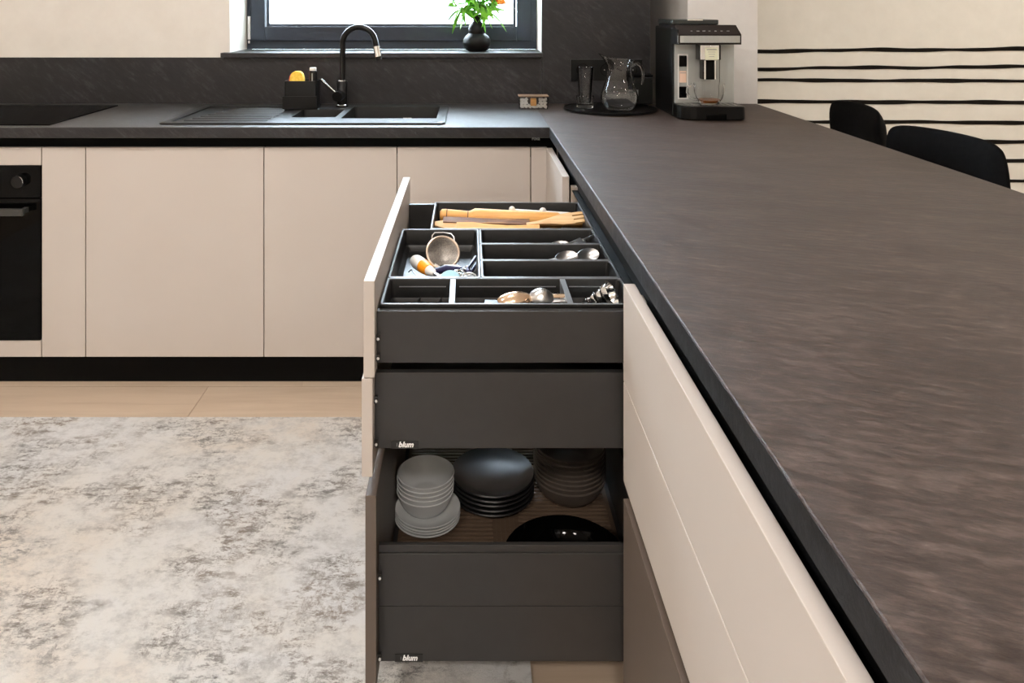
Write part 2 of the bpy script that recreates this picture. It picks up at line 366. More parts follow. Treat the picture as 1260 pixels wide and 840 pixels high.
# window 1
YP = 3.385
win = struct('window_1', MB().box(-0.991, -0.965, YP, YP + 0.06, 1.091, 2.25).box(0.272, 0.305, YP, YP + 0.06, 1.091, 2.25)
             .box(-0.965, 0.272, YP, YP + 0.06, 1.091, 1.128).box(-0.965, 0.272, YP, YP + 0.06, 2.2, 2.25), 'frame')
def ringframe(b, x0, x1, z0, z1, w_, y0, y1, bev=0.003):
    b.box(x0, x0 + w_, y0, y1, z0, z1, bev); b.box(x1 - w_, x1, y0, y1, z0, z1, bev)
    b.box(x0 + w_, x1 - w_, y0, y1, z0, z0 + w_, bev); b.box(x0 + w_, x1 - w_, y0, y1, z1 - w_, z1, bev); return b
sash = struct('window_sash', ringframe(MB(), -0.972, 0.280, 1.128, 2.21, 0.064, YP - 0.012, YP + 0.05), 'frame', win)
struct('glazing_bead', ringframe(MB(), -0.905, 0.213, 1.192, 2.143, 0.013, YP + 0.004, YP + 0.03, 0.002), 'frame_light', sash)
struct('pane', MB().box(-0.893, 0.201, YP + 0.014, YP + 0.018, 1.204, 2.131), 'pane', win)
h = struct('hinge', MB().cyl((-0.978, YP - 0.014, 1.135), (-0.978, YP - 0.014, 1.238), 0.0065, 10).cyl((-0.978, YP - 0.014, 1.118), (-0.978, YP - 0.014, 1.13), 0.0045, 8), 'white_plastic', win)
struct('window_sill', MB().box(-1.018, 0.305, 3.103, YP, 1.0712, 1.091, 0.002), 'stone_back')

# stone wall cladding
struct('trim_1', MB().box(-2.9, 0.3016, YW, 3.141, TOP, 1.0702, 0.0008), 'stone_back')
struct('trim_2', MB().box(0.3028, 0.752, YW - 0.001, 3.141, TOP, 2.6, 0.0008), 'stone_back')
# shadow-gap profile, plinths

# ------------------------------------------------------------------ base cabinets of the back run
def hollow(b, x0, x1, y0, y1, z0, z1, face, t=0.016, topz=None):
    """cabinet box with one open face ('y' = opens towards -y, 'x' = opens towards -x); the side panels' upper front corner is cut back for the profile"""
    b.box(x0, x1, y0, y1, z0, z0 + t)
    if face == 'y':
        b.box(x0, x0 + t, y0, y1, z0 + t, z1 - 0.064); b.box(x1 - t, x1, y0, y1, z0 + t, z1 - 0.064)
        b.box(x0, x0 + t, y0 + 0.04, y1, z1 - 0.064, z1); b.box(x1 - t, x1, y0 + 0.04, y1, z1 - 0.064, z1)
        b.box(x0 + t, x1 - t, y1 - 0.006, y1, z0 + t, z1)
    else:
        b.box(x0, x1, y0, y0 + t, z0 + t, z1 - 0.064); b.box(x0, x1, y1 - t, y1, z0 + t, z1 - 0.064)
        b.box(x0 + 0.04, x1, y0, y0 + t, z1 - 0.064, z1); b.box(x0 + 0.04, x1, y1 - t, y1, z1 - 0.064, z1)
        b.box(x1 - 0.006, x1, y0 + t, y1 - t, z0 + t, z1)
    return b
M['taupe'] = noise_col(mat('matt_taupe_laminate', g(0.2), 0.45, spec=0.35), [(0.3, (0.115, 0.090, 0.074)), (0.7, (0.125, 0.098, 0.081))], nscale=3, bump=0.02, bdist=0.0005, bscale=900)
M['carcass'] = mat('pale_carcass_board', (0.52, 0.45, 0.39), 0.5)
GR = 'cashmere base cabinets along the back wall'
cab = [(-1.4397, -1.291, 'narrow filler-width cashmere base cabinet right beside the black oven'),
       (-1.291, -0.690, 'widest cashmere base cabinet under the ribbed end of the sink'),
       (-0.690, -0.241, 'cashmere base cabinet under the sink bowls and black tap'),
       (-0.241, 0.2096, 'cashmere base cabinet right of the sink, partly hidden by the open drawer')]
for x0, x1, lb in cab:
    t = thing('base_cabinet', lb, 'cabinet', ((x0 + x1) / 2, 2.85, FB), group=GR)
    part(t, 'carcass', hollow(MB(), x0 + 0.0005, x1 - 0.0005, YC + 0.021, 3.12, FB, WB - 0.0005, 'y'), 'carcass')
    part(t, 'door', MB().box(x0 + 0.0016, x1 - 0.0016, YC, YC + 0.019, FB, FT, 0.0012), 'front')
tag(struct('corner_panel', MB().box(0.2112, 0.2640, YC, YC + 0.019, FB, FT, 0.001), 'front'), 'slim cashmere filler strip in the inside corner of the worktop', 'panel', kind='thing')

# built-under oven
ox0, ox1 = -2.035, -1.4397
t = thing('oven_cabinet', 'cashmere oven housing with a top strip and a bottom strip', 'cabinet', ((ox0 + ox1) / 2, 2.85, FB))
part(t, 'carcass', MB().box(ox0, ox0 + 0.016, YC + 0.021, 3.12, FB, FT - 0.03).box(ox1 - 0.0165, ox1 - 0.0005, YC + 0.021, 3.12, FB, FT - 0.03).box(ox0 + 0.016, ox1 - 0.0165, YC + 0.021, 3.12, FB, FB + 0.016), 'carcass')
part(t, 'front_panel', MB().box(ox0, ox1 - 0.0016, YC, YC + 0.019, CZ - 0.532, FT, 0.001), 'front')
part(t, 'front_panel', MB().box(ox0, ox1 - 0.0016, YC, YC + 0.019, FB, CZ - 1.123, 0.001), 'front')
t = thing('oven', 'black glass built-in oven with a straight dark handle bar', 'oven', ((ox0 + ox1) / 2, 2.8, CZ - 1.121))
part(t, 'oven_body', MB().box(ox0 + 0.018, ox1 - 0.019, YC + 0.0195, 3.05, CZ - 1.1, CZ - 0.56), 'black_plastic')
part(t, 'control_panel', MB().box(ox0 + 0.001, ox1 - 0.0025, YC - 0.001, YC + 0.019, CZ - 0.642, CZ - 0.5335, 0.001), 'gloss_black')
part(t, 'door', MB().box(ox0 + 0.001, ox1 - 0.0025, YC - 0.003, YC + 0.019, CZ - 1.1215, CZ - 0.6445, 0.0015), 'gloss_black')
part(t, 'handle', MB().box(ox0 + 0.03, -1.478, YC - 0.045, YC - 0.033, CZ - 0.692, CZ - 0.668, 0.002).box(-1.495, -1.481, YC - 0.034, YC - 0.002, CZ - 0.688, CZ - 0.672).box(ox0 + 0.032, ox0 + 0.046, YC - 0.034, YC - 0.002, CZ - 0.688, CZ - 0.672), mat('dark_grey_handle', (0.05, 0.05, 0.047), 0.35, metal=0.3))
kz = CZ - 0.583
for kx in (-1.508, -1.96):
    k = part(t, 'knob', MB().cyl((kx, YC - 0.024, kz), (kx, YC - 0.001, kz), 0.021, 28), 'black_plastic')
    ar = [(kx + 0.0185 * math.cos(a), YC - 0.0245, kz + 0.0185 * math.sin(a)) for a in [R(-10 + 75 * i / 10) for i in range(11)]]
    part(k, 'chrome_mark', MB().tube(ar, 0.0008, 6), 'chrome')

for nm, b, lb in (('handle_profile', MB().box(-2.06, 0.301, YC + 0.034, YC + 0.037, FT - 0.036, WB - 0.0005).box(-2.06, 0.262, YC + 0.0215, YC + 0.034, FT - 0.036, FT - 0.033).box(-2.06, 0.262, YC + 0.006, YC + 0.034, WB - 0.003, WB - 0.0005), 'black shadow-gap profile above the cashmere doors along the back wall'),
                  ('handle_profile', MB().box(0.302, 0.305, -0.31, 2.55, FT - 0.036, WB - 0.0005).box(0.2865, 0.302, -0.31, 2.55, FT - 0.036, FT - 0.033).box(0.276, 0.302, -0.31, 2.55, WB - 0.003, WB - 0.0005), 'black shadow-gap profile running under the long side of the peninsula worktop'),
                  ('handle_profile', MB().box(0.3005, 0.3045, -0.31, 1.2985, CZ - 0.872, CZ - 0.785).box(0.2865, 0.3005, -0.31, 1.2985, CZ - 0.872, CZ - 0.869), 'lower black shadow-gap profile above the bottom drawer row of the peninsula')):
    o = b.build(nm, 'black'); tag(o, lb, 'profile', 'black handle profiles')
    if 'along the back wall' in lb:
        font_mesh('lettering', 'ruka', 0.0155, 'text_grey', o, (0.230, YC + 0.0335, CZ - 0.4485), (R(90), 0, 0), bold=0.0002)
tag(MB().box(-2.06, 0.30, 2.586, 2.60, 0.0005, FB - 0.0005).build('plinth', 'black'), 'black toe-kick plinth under the back-wall cabinets', 'plinth', 'black plinths')
tag(MB().box(0.315, 0.329, -0.31, 2.586, 0.0005, FB - 0.0005).build('plinth', 'black'), 'black toe-kick plinth under the peninsula drawers', 'plinth', 'black plinths')

# ------------------------------------------------------------------ worktops
def cham(a0, a1, z0, z1, c, both):
    p = [(a0 + c, z0), (a0, z0 + c), (a0, z1 - c), (a0 + c * 0.3, z1 - 0.3 * c), (a0 + c, z1)]
    p += [(a1 - c, z1), (a1, z1 - c), (a1, z0 + c), (a1 - c, z0)] if both else [(a1, z1), (a1, z0)]
    return p
sx0, sx1, sy0, sy1 = -0.665, -0.095, 2.635, 3.005
b = MB(); b.prism(cham(YF, sy0, WB, TOP, 0.0018, False), 'x', -2.06, XE - 0.0006)
b.box(-2.06, XE - 0.0006, sy1, YW - 0.0005, WB, TOP); b.box(-2.06, sx0, sy0, sy1, WB, TOP); b.box(sx1, XE - 0.0006, sy0, sy1, WB, TOP)
wt = tag(b.build('worktop', 'stone_top_lit'), 'dark slate worktop along the back wall holding sink and hob', 'worktop', 'dark slate worktops')
MB().box(-2.06, XE - 0.0022, YF - 0.0006, YF, WB + 0.0015, TOP - 0.0016).build('edge_shade', 'stone_back', wt)  # thin darker strip, painted shade of the front edge
b = MB(); b.prism(cham(XE, 1.192, WB, TOP, 0.0022, True), 'y', -0.31, YW - 0.002)
wt = tag(b.build('worktop', 'stone'), 'long dark brown slate worktop of the peninsula in front of the chairs', 'worktop', 'dark slate worktops')
MB().box(XE - 0.0006, XE, -0.308, YF - 0.0008, WB + 0.0018, TOP - 0.002).build('edge_shade', 'stone_edge_shade', wt)  # same slate as the top, darkened here as shade on the side face

# hob
t = thing('hob', 'frameless black glass hob let onto the back worktop', 'hob', (-1.71, 2.8, TOP))
part(t, 'glass_top', MB().box(-2.02, -1.4135, 2.552, 3.052, TOP + 0.0003, TOP + 0.005, 0.0012), 'gloss_black')

# ------------------------------------------------------------------ sink
t = thing('sink', 'black granite inset sink with ribbed drainer and two bowls', 'sink', (-0.57, 2.8, TOP))
X0, X1, Y0, Y1 = -1.056, -0.079, 2.566, 3.047
z0, z1 = TOP + 0.0003, TOP + 0.0068
holes = [(-0.632, -0.475, 2.70, 2.905), (-0.451, -0.113, 2.672, 2.985)]
b = MB()
o_ = lambda z, e=0: rrect(X0 + e, X1 - e, Y0 + e, Y1 - e, 0.022, z, 6)
# rim built as lofted outer border plus filled deck around the bowls and drainer
b.loft([o_(z0), o_(z1 - 0.0015), o_(z1, 0.0015), o_(z1, 0.022)], False, False)
xi0, xi1, yi0, yi1 = X0 + 0.022, X1 - 0.022, Y0 + 0.022, Y1 - 0.022
def deck(x0, x1, y0, y1, z=z1): b.box(x0, x1, y0, y1, z0, z)
DX = -0.668
xs = [DX, -0.632, -0.475, -0.451, -0.113, xi1]
deck(DX, -0.632, yi0, yi1); deck(-0.632, -0.475, yi0, 2.70); deck(-0.632, -0.475, 2.905, yi1)
deck(-0.475, -0.451, yi0, yi1); deck(-0.451, -0.113, yi0, 2.672); deck(-0.451, -0.113, 2.985, yi1); deck(-0.113, xi1, yi0, yi1)
deck(xi0, DX, yi0, yi0 + 0.012); deck(xi0, DX, yi1 - 0.035, yi1); deck(xi0, xi0 + 0.012, yi0 + 0.012, yi1 - 0.035)
deck(xi0 + 0.012, DX, yi0 + 0.012, yi1 - 0.035, z1 - 0.004)
part(t, 'sink_deck', b, 'granite_sink')
for k in range(8):
    yy = 2.635 + k * 0.047
    part(t, 'drainer_rib', MB().loft([[(x, yy - w_, zz) for x, w_, zz in ()] or [(-0.99 + 0.012 * k, yy - 0.007, z1 - 0.0041), (-0.99 + 0.012 * k, yy, z1 - 0.0005), (-0.99 + 0.012 * k, yy + 0.007, z1 - 0.0041)],
                                      [(-0.70, yy - 0.007, z1 - 0.0041), (-0.70, yy, z1 - 0.0005), (-0.70, yy + 0.007, z1 - 0.0041)]], True, True, False), 'granite_sink')
for (a, c, d, e), dep in zip(holes, (0.13, 0.19)):
    q = MB().loft([rrect(a - 0.003, c + 0.003, d - 0.003, e + 0.003, 0.018, z1 - 0.0015), rrect(a, c, d, e, 0.016, z1 - 0.001), rrect(a + 0.002, c - 0.002, d + 0.002, e - 0.002, 0.018, TOP - 0.03),
                   rrect(a + 0.008, c - 0.008, d + 0.008, e - 0.008, 0.03, TOP - dep + 0.01), rrect(a + 0.02, c - 0.02, d + 0.02, e - 0.02, 0.03, TOP - dep),
                   ], False, True)
    bo = part(t, 'bowl', q, 'granite_sink')
    part(bo, 'drain', MB().lathe([(0.0, 0.0005), (0.036, 0.0005), (0.04, 0.003), (0.02, 0.002), (0.0, 0.001)], ((a + c) / 2, (d + e) / 2, TOP - dep), 24), 'steel')

# tap
FX, FY = -0.500, 2.992
zb = z1 + 0.0004
t = thing('tap', 'black swan-neck kitchen tap with chrome lever and chrome spout tip', 'tap', (FX, FY, zb))
part(t, 'tap_body', MB().lathe([(0.0, 0), (0.0255, 0), (0.0255, 0.004), (0.021, 0.006), (0.021, 0.098), (0.019, 0.101), (0.0, 0.101)], (FX, FY, zb), 28), 'black_plastic')
part(t, 'base_ring', MB().lathe([(0.0215, 0.0045), (0.024, 0.0045), (0.024, 0.007), (0.0215, 0.009)], (FX, FY, zb), 28, closed=True), 'chrome')
part(t, 'collar', MB().lathe([(0.0, 0.1005), (0.0215, 0.1005), (0.0215, 0.104), (0.012, 0.107), (0.0, 0.107)], (FX, FY, zb), 28), 'chrome')
tx, ty = FX + 0.002, FY
pts = [(tx, ty, zb + 0.104), (tx, ty, 1.05), (tx, ty, 1.125)]
ra = 0.0665
for k in range(1, 21):
    a = R(180 - 170 * k / 20); pts.append((tx + ra + ra * math.cos(a), ty - 0.018 * k / 20, 1.132 + ra * 1.02 * math.sin(a)))
e0 = Vector(pts[-1]); d0 = (Vector((0.009, -0.002, -0.045))).normalized()
pts.append(tuple(e0 + d0 * 0.020))
part(t, 'spout', MB().tube(pts, 0.0115, 16), 'black_plastic')
part(t, 'spout_tip', MB().cyl(e0 + d0 * 0.019, e0 + d0 * 0.060, 0.0135, 20), 'chrome')
part(t, 'aerator', MB().cyl(e0 + d0 * 0.060, e0 + d0 * 0.074, 0.0118, 20), 'black_plastic')
part(t, 'lever_hub', MB().cyl((FX - 0.012, FY - 0.045, zb + 0.043), (FX - 0.004, FY - 0.01, zb + 0.045), 0.0205, 24), 'black_plastic')
part(t, 'lever', MB().tube([(FX - 0.018, FY - 0.035, zb + 0.056), (FX - 0.075, FY - 0.045, zb + 0.112)], [0.0042, 0.0048], 12), 'chrome')

# sink caddy with sponges and a bottle
cx0, cx1, cy0, cy1 = -0.708, -0.583, 2.905, 2.995
zc = z1 + 0.0005
t = thing('sink_caddy', 'black open-topped caddy on the back edge of the sink', 'caddy', ((cx0 + cx1) / 2, 2.95, zc))
b = MB(); hgt = 0.108
b.loft([rrect(cx0, cx1, cy0, cy1, 0.008, zc), rrect(cx0, cx1, cy0, cy1, 0.008, zc + hgt), rrect(cx0 + 0.004, cx1 - 0.004, cy0 + 0.004, cy1 - 0.004, 0.005, zc + hgt), rrect(cx0 + 0.004, cx1 - 0.004, cy0 + 0.004, cy1 - 0.004, 0.005, zc + 0.05)], True, True)
part(t, 'holder', b, 'black_plastic')
part(t, 'drip_foot', MB().box(cx0 - 0.006, cx1 + 0.002, cy0 - 0.004, cy0 - 0.0003, zc, zc + 0.05, 0.001), 'black_plastic')
def sponge(name, c, rx, rz_, m, lb, grp):
    q = MB(); q.prism([(c[0] + rx * math.copysign(abs(math.cos(a)) ** 0.7, math.cos(a)), c[2] + rz_ * math.copysign(abs(math.sin(a)) ** 0.8, math.sin(a))) for a in [2 * PI * k / 24 for k in range(24)]], 'y', c[1] - 0.014, c[1] + 0.014)
    return tag(q.build(name, m, off=c), lb, 'sponge', grp)
sponge('sponge', (-0.664, 2.935, zc + 0.098), 0.027, 0.046, 'yellow', 'yellow kitchen sponge standing in the black sink caddy', 'sponges in the caddy')
sponge('sponge', (-0.676, 2.968, zc + 0.094), 0.026, 0.044, 'pink', 'pink sponge behind the yellow one in the sink caddy', 'sponges in the caddy')
t = thing('soap_bottle', 'slim black bottle with a white top in the sink caddy', 'bottle', (-0.607, 2.955, zc + 0.0505))
part(t, 'bottle_body', MB().lathe([(0, 0), (0.0145, 0), (0.0155, 0.003), (0.0155, 0.088), (0.0135, 0.094), (0, 0.094)], root_loc(t), 20), 'black_plastic')
part(t, 'cap', MB().lathe([(0, 0.0942), (0.013, 0.0942), (0.013, 0.104), (0.011, 0.106), (0, 0.106)], root_loc(t), 20), 'white_plastic')
part(t, 'print', MB().box(-0.6095, -0.6055, 2.9388, 2.9393, zc + 0.10, zc + 0.135), 'ink')

# ------------------------------------------------------------------ vase and flowers on the sill
VX, VY, VZ = 0.036, 3.235, 1.0914
t = thing('vase', 'matt black double-bulb vase on the window sill', 'vase', (VX, VY, VZ))
prof = [(0, 0), (0.036, 0), (0.046, 0.006), (0.0555, 0.018), (0.060, 0.034), (0.0575, 0.050), (0.050, 0.063), (0.040, 0.071), (0.0355, 0.075), (0.0372, 0.082), (0.0375, 0.094), (0.034, 0.108),
        (0.026, 0.119), (0.0185, 0.126), (0.0165, 0.132), (0.0165, 0.150), (0.0185, 0.156), (0.015, 0.156), (0.013, 0.150), (0.013, 0.12), (0.0, 0.115)]
part(t, 'vase_body', MB().lathe(prof, (VX, VY, VZ), 36), 'vase')
def leaf(b, p, d, L, w_, droop, side):
    """a narrow pointed leaf with a fold: p start, d direction"""
    d = Vector(d).normalized(); sd = d.cross(Vector((0, 0, 1))); sd = (sd if sd.length > 0.05 else Vector((1, 0, 0))).normalized()
    sd = (sd * math.cos(side) + d.cross(sd) * math.sin(side)).normalized(); nrm = sd.cross(d).normalized()
    rows = []; n = 6
    for k in range(n + 1):
        t_ = k / n; wd = w_ * math.sin(PI * min(1, 0.12 + 0.88 * t_)) ** 0.8 if k < n else 0.0006
        c = Vector(p) + d * L * t_ + Vector((0, 0, -droop * L * t_ * t_))
        rows.append([b.b.verts.new(c - sd * wd + nrm * 0.25 * wd), b.b.verts.new(c), b.b.verts.new(c + sd * wd + nrm * 0.25 * wd)])
    for a, c in zip(rows, rows[1:]):
        for i in (0, 1): f = b.b.faces.new((a[i], a[i + 1], c[i + 1], c[i])); f.smooth = True
def flower(name, label, tip, colour, r, nleaf, seed, outer=None):
    rr = random.Random(seed)
    neck = Vector((VX + rr.uniform(-0.006, 0.006), VY + rr.uniform(-0.006, 0.006), VZ + 0.118)); tip = Vector(tip)
    t = thing(name, label, 'flower', tuple(neck), group='cut flowers in the black vase')
    mid = (neck + tip) / 2 + Vector((0, 0, 0.02)); pts = []
    for k in range(9):
        u = k / 8; pts.append(tuple(neck * (1 - u) ** 2 + mid * 2 * u * (1 - u) + tip * u * u))
    part(t, 'stem', MB().tube(pts, 0.0016, 6), 'leaf')
    if colour:
        hd = MB()
        hd.ball(tip, r * 0.62, 14)
        for ring, (n, rad, tl) in enumerate(((7, 0.95, 0.2), (6, 0.75, 0.7), (4, 0.5, 1.2))):
            for k in range(n):
                a = 2 * PI * k / n + ring * 0.4
                hd.ball(tip + Vector((math.cos(a) * r * rad * 0.6, math.sin(a) * r * rad * 0.6, r * 0.35 * (ring - 0.7))), r * 0.42, 8, (1, 1, 0.75))
        part(t, 'petals', hd, colour)
    for k in range(nleaf):
        u = rr.uniform(0.30, 0.85); p = neck * (1 - u) ** 2 + mid * 2 * u * (1 - u) + tip * u * u
        a = rr.uniform(0, 2 * PI); e = rr.uniform(-0.5, 0.8)
        dr = (math.cos(a) * 1.0, math.sin(a) * 0.5, e)
        b = MB(); leaf(b, p, dr, rr.uniform(0.05, 0.09), rr.uniform(0.007, 0.012), rr.uniform(0.1, 0.8), rr.uniform(-1, 1))
        part(t, 'leaf', b, 'leaf')
    return t
P_ = lambda x, y, Y=3.23: V(x, y, Y)
flower('cut_flower', 'red ranunculus head with green leaves at the right of the bouquet', P_(610, 2, 3.22), 'red', 0.022, 12, 1)
flower('cut_flower', 'orange ranunculus head drooping beside the red one in the vase', P_(617, 2, 3.20), 'orange', 0.020, 12, 2)
flower('cut_flower', 'green flower bud hanging at the left side of the bouquet', P_(555, 6, 3.2), 'leaf', 0.014, 14, 3)
flower('cut_flower', 'tallest leafy green stem in the middle of the black vase', P_(582, -34), 'orange', 0.02, 26, 4)
flower('cut_flower', 'leafy green stem leaning left out of the black vase', P_(562, -18), None, 0.02, 26, 5)
fb = flower('cut_flower', 'leafy green stem leaning right out of the black vase', P_(600, -22, 3.25), None, 0.02, 26, 6)
for (xa, ya, xb, yb, wd) in ((574, 10, 566, 37, 0.011), (570, 6, 560, 24, 0.008), (568, 8, 573, 32, 0.007), (592, 8, 600, 26, 0.009), (598, 4, 607, 25, 0.009), (604, 2, 616, 20, 0.008), (590, 10, 595, 22, 0.007), (578, 4, 570, 20, 0.008), (586, 4, 588, 16, 0.009), (562, 2, 552, 18, 0.006)):
    p, q = P_(xa, ya, 3.2), P_(xb, yb, 3.17)
    b = MB(); leaf(b, p, q - p, (q - p).length, wd, 0.0, 0.3); part(fb, 'leaf', b, 'leaf')

# ------------------------------------------------------------------ napkin box, outlet, tray, glassware
t = thing('trinket_box', 'small clear glass box of wrapped sweets beside the wall corner', 'box', (0.255, 2.985, TOP))
bx0, bx1, by0, by1, bz = 0.198, 0.312, 2.955, 3.015, TOP + 0.0005
part(t, 'glass_box', MB().loft([rrect(bx0, bx1, by0, by1, 0.006, bz, 3), rrect(bx0, bx1, by0, by1, 0.006, bz + 0.048, 3), rrect(bx0 + 0.003, bx1 - 0.003, by0 + 0.003, by1 - 0.003, 0.004, bz + 0.048, 3), rrect(bx0 + 0.003, bx1 - 0.003, by0 + 0.003, by1 - 0.003, 0.004, bz + 0.004, 3)], True, True), 'glass')
part(t, 'lid', MB().box(bx0 - 0.002, bx1 + 0.002, by0 - 0.002, by1 + 0.002, bz + 0.0485, bz + 0.052, 0.001), mat('brown_box_lid', (0.26, 0.17, 0.11), 0.35))
rr = random.Random(5)
part(t, 'brown_sweet', MB().box(0.243, 0.266, 2.962, 2.976, bz + 0.012, bz + 0.042, 0.003), 'wood')
n = 0
for ix in range(7):
    for iz in range(3):
        x = bx0 + 0.012 + ix * 0.0150; z = bz + 0.010 + iz * 0.0125
        if 0.235 < x < 0.275 and iz: continue
        q = MB(); q.m = Matrix.Translation((x, 2.972 + rr.uniform(-0.003, 0.012), z)) @ Matrix.Rotation(rr.uniform(-0.6, 0.6), 4, 'Y') @ Matrix.Rotation(rr.uniform(-0.5, 0.5), 4, 'Z')
        q.box(-0.0085, 0.0085, -0.005, 0.005, -0.006, 0.006, 0.0025)
        part(t, 'white_sweet', q, 'white_plastic')

t = thing('power_outlet', 'black triple wall socket plate behind the glass and jug', 'outlet', (0.57, 3.129, 1.04))
part(t, 'socket_plate', MB().box(V(702, 0, 3.13).x, V(790, 0, 3.13).x, 3.1222, 3.1297, V(0, 99.5, 3.13).z, V(0, 73, 3.13).z, 0.0015), 'black_plastic')
for k in range(3):
    c = V(717 + 29.5 * k, 86, 3.122)
    so = part(t, 'socket', MB().lathe([(0.024, 0), (0.026, 0), (0.026, 0.002), (0.024, 0.002)], (0, 0, 0), 28, closed=True), 'black', local=True); so.rotation_euler = (R(90), 0, 0); so.location = c - Vector(root_loc(t)) - Vector((0, -0.001, 0))
    for dx in (-0.0095, 0.0095):
        part(so, 'contact', MB().cyl((dx, 0, 0.0005), (dx, 0, 0.0022), 0.0027, 10), 'chrome', local=True)

TX, TY = 0.550, 2.945
trayt = thing('serving_tray', 'round black tray on the worktop under the glass and jug', 'tray', (TX, TY, TOP))
part(trayt, 'tray_disc', MB().lathe([(0, 0.0004), (0.172, 0.0004), (0.179, 0.003), (0.180, 0.010), (0.177, 0.010), (0.175, 0.006), (0, 0.006)], (TX, TY, TOP), 64), 'black_plastic')
tz = TOP + 0.0065
# nested tumblers
def tumbler(loc, r0, r1, h, th, base, name, label, grp, seg=28):
    t = thing(name, label, 'glass', loc, group=grp)
    part(t, 'glass_body', MB().lathe([(0, 0), (r0 * 0.93, 0), (r0, 0.003), (r1, h - 0.001), (r1 - th * 0.5, h), (r1 - th, h - 0.001), (r0 - th, base + 0.003), (r0 - th * 2.5, base), (0, base)], loc, seg), 'glass')
    return t
gx, gy = V(720, 132, 2.965).x, 2.965
tumbler((gx, gy, tz), 0.0325, 0.0345, 0.046, 0.0024, 0.013, 'drinking_glass', 'short clear tumbler on the black tray holding a taller glass', 'glasses on the round tray')
tumbler((gx, gy, tz + 0.0136), 0.0215, 0.0315, 0.146, 0.0016, 0.008, 'drinking_glass', 'tall narrow clear glass standing inside the short tumbler', 'glasses on the round tray')
# jug
JX, JY = V(762, 130, 2.90).x, 2.90
t = thing('glass_jug', 'clear glass water jug with looped handle on the black tray', 'jug', (JX, JY, tz))
prof = [(0.042, 0.0), (0.052, 0.004), (0.066, 0.022), (0.073, 0.042), (0.070, 0.062), (0.060, 0.090), (0.050, 0.118), (0.044, 0.148), (0.0445, 0.166), (0.050, 0.182), (0.057, 0.196)]
rings = []; seg = 40
def jr(r, z, th=0.0):
    out = []
    k_ = max(0.0, (z - 0.160) / 0.036)
    for i in range(seg):
        a = 2 * PI * i / seg
        lip = math.exp(-(((a - PI + PI) % (2 * PI) - PI) / 0.42) ** 2) if False else math.exp(-((abs(((a - PI) + PI) % (2 * PI) - PI)) / 0.62) ** 2)
        fac = 1 - 0.055 * (math.cos(8 * a) * 0.5 + 0.5) * math.exp(-((z - 0.035) / 0.022) ** 2)
        rad = (r - th) * fac + 0.024 * lip * k_ ** 1.5
        zz = z + 0.020 * lip * k_ - 0.006 * k_ * max(0, math.cos(a))
        out.append((JX + rad * math.cos(a), JY + rad * math.sin(a), tz + zz))
    return out
outer = [jr(r, z) for r, z in prof]
inner = [jr(r, z, 0.0028) for r, z in reversed(prof[1:])] + [[(JX + 0.040 * math.cos(2 * PI * i / seg), JY + 0.040 * math.sin(2 * PI * i / seg), tz + 0.007) for i in range(seg)]]
part(t, 'glass_body', MB().loft(outer + inner), 'glass')
hp = []
for k in range(15):
    u = k / 14; hp.append((JX + 0.044 + 0.052 * math.sin(PI * min(1, 0.10 + u * 0.70)) * (1 if u < 0.5 else 1.02), JY, tz + 0.172 + 0.012 * math.sin(PI * u * 0.9) - 0.088 * u ** 1.6))
hp = [(JX + 0.044, JY, tz + 0.165), (JX + 0.056, JY, tz + 0.174), (JX + 0.070, JY, tz + 0.177), (JX + 0.082, JY, tz + 0.168), (JX + 0.089, JY, tz + 0.150), (JX + 0.091, JY, tz + 0.128), (JX + 0.089, JY, tz + 0.108), (JX + 0.085, JY, tz + 0.096)]
part(t, 'handle', MB().tube(hp, [0.006, 0.0065, 0.0065, 0.006, 0.006, 0.0055, 0.005, 0.003], 14), 'glass')
wr = [(0.039, 0.0075), (0.049, 0.010), (0.0615, 0.024), (0.0665, 0.042), (0.0655, 0.060), (0.0605, 0.074)]
part(t, 'water', MB().lathe([(0, 0.0075)] + [(r - 0.0012, z) for r, z in wr] + [(0, 0.074)], (JX, JY, tz), 40), 'water')

# dark canister between jug and coffee machine
t = thing('storage_canister', 'square black canister tucked between jug and coffee machine', 'canister', (0.695, 2.99, TOP))
kx0, kx1 = 0.660, 0.735
part(t, 'canister_body', MB().box(kx0, kx1, 3.015, 3.085, TOP + 0.0115, TOP + 0.118, 0.005), 'black_plastic')
part(t, 'lid', MB().box(kx0 - 0.001, kx1 + 0.001, 3.014, 3.086, TOP + 0.1185, TOP + 0.130, 0.003), 'black')
part(t, 'label_plate', MB().box(kx0 + 0.006, kx0 + 0.016, 3.0135, 3.0148, TOP + 0.042, TOP + 0.070, 0.0002), 'ink')

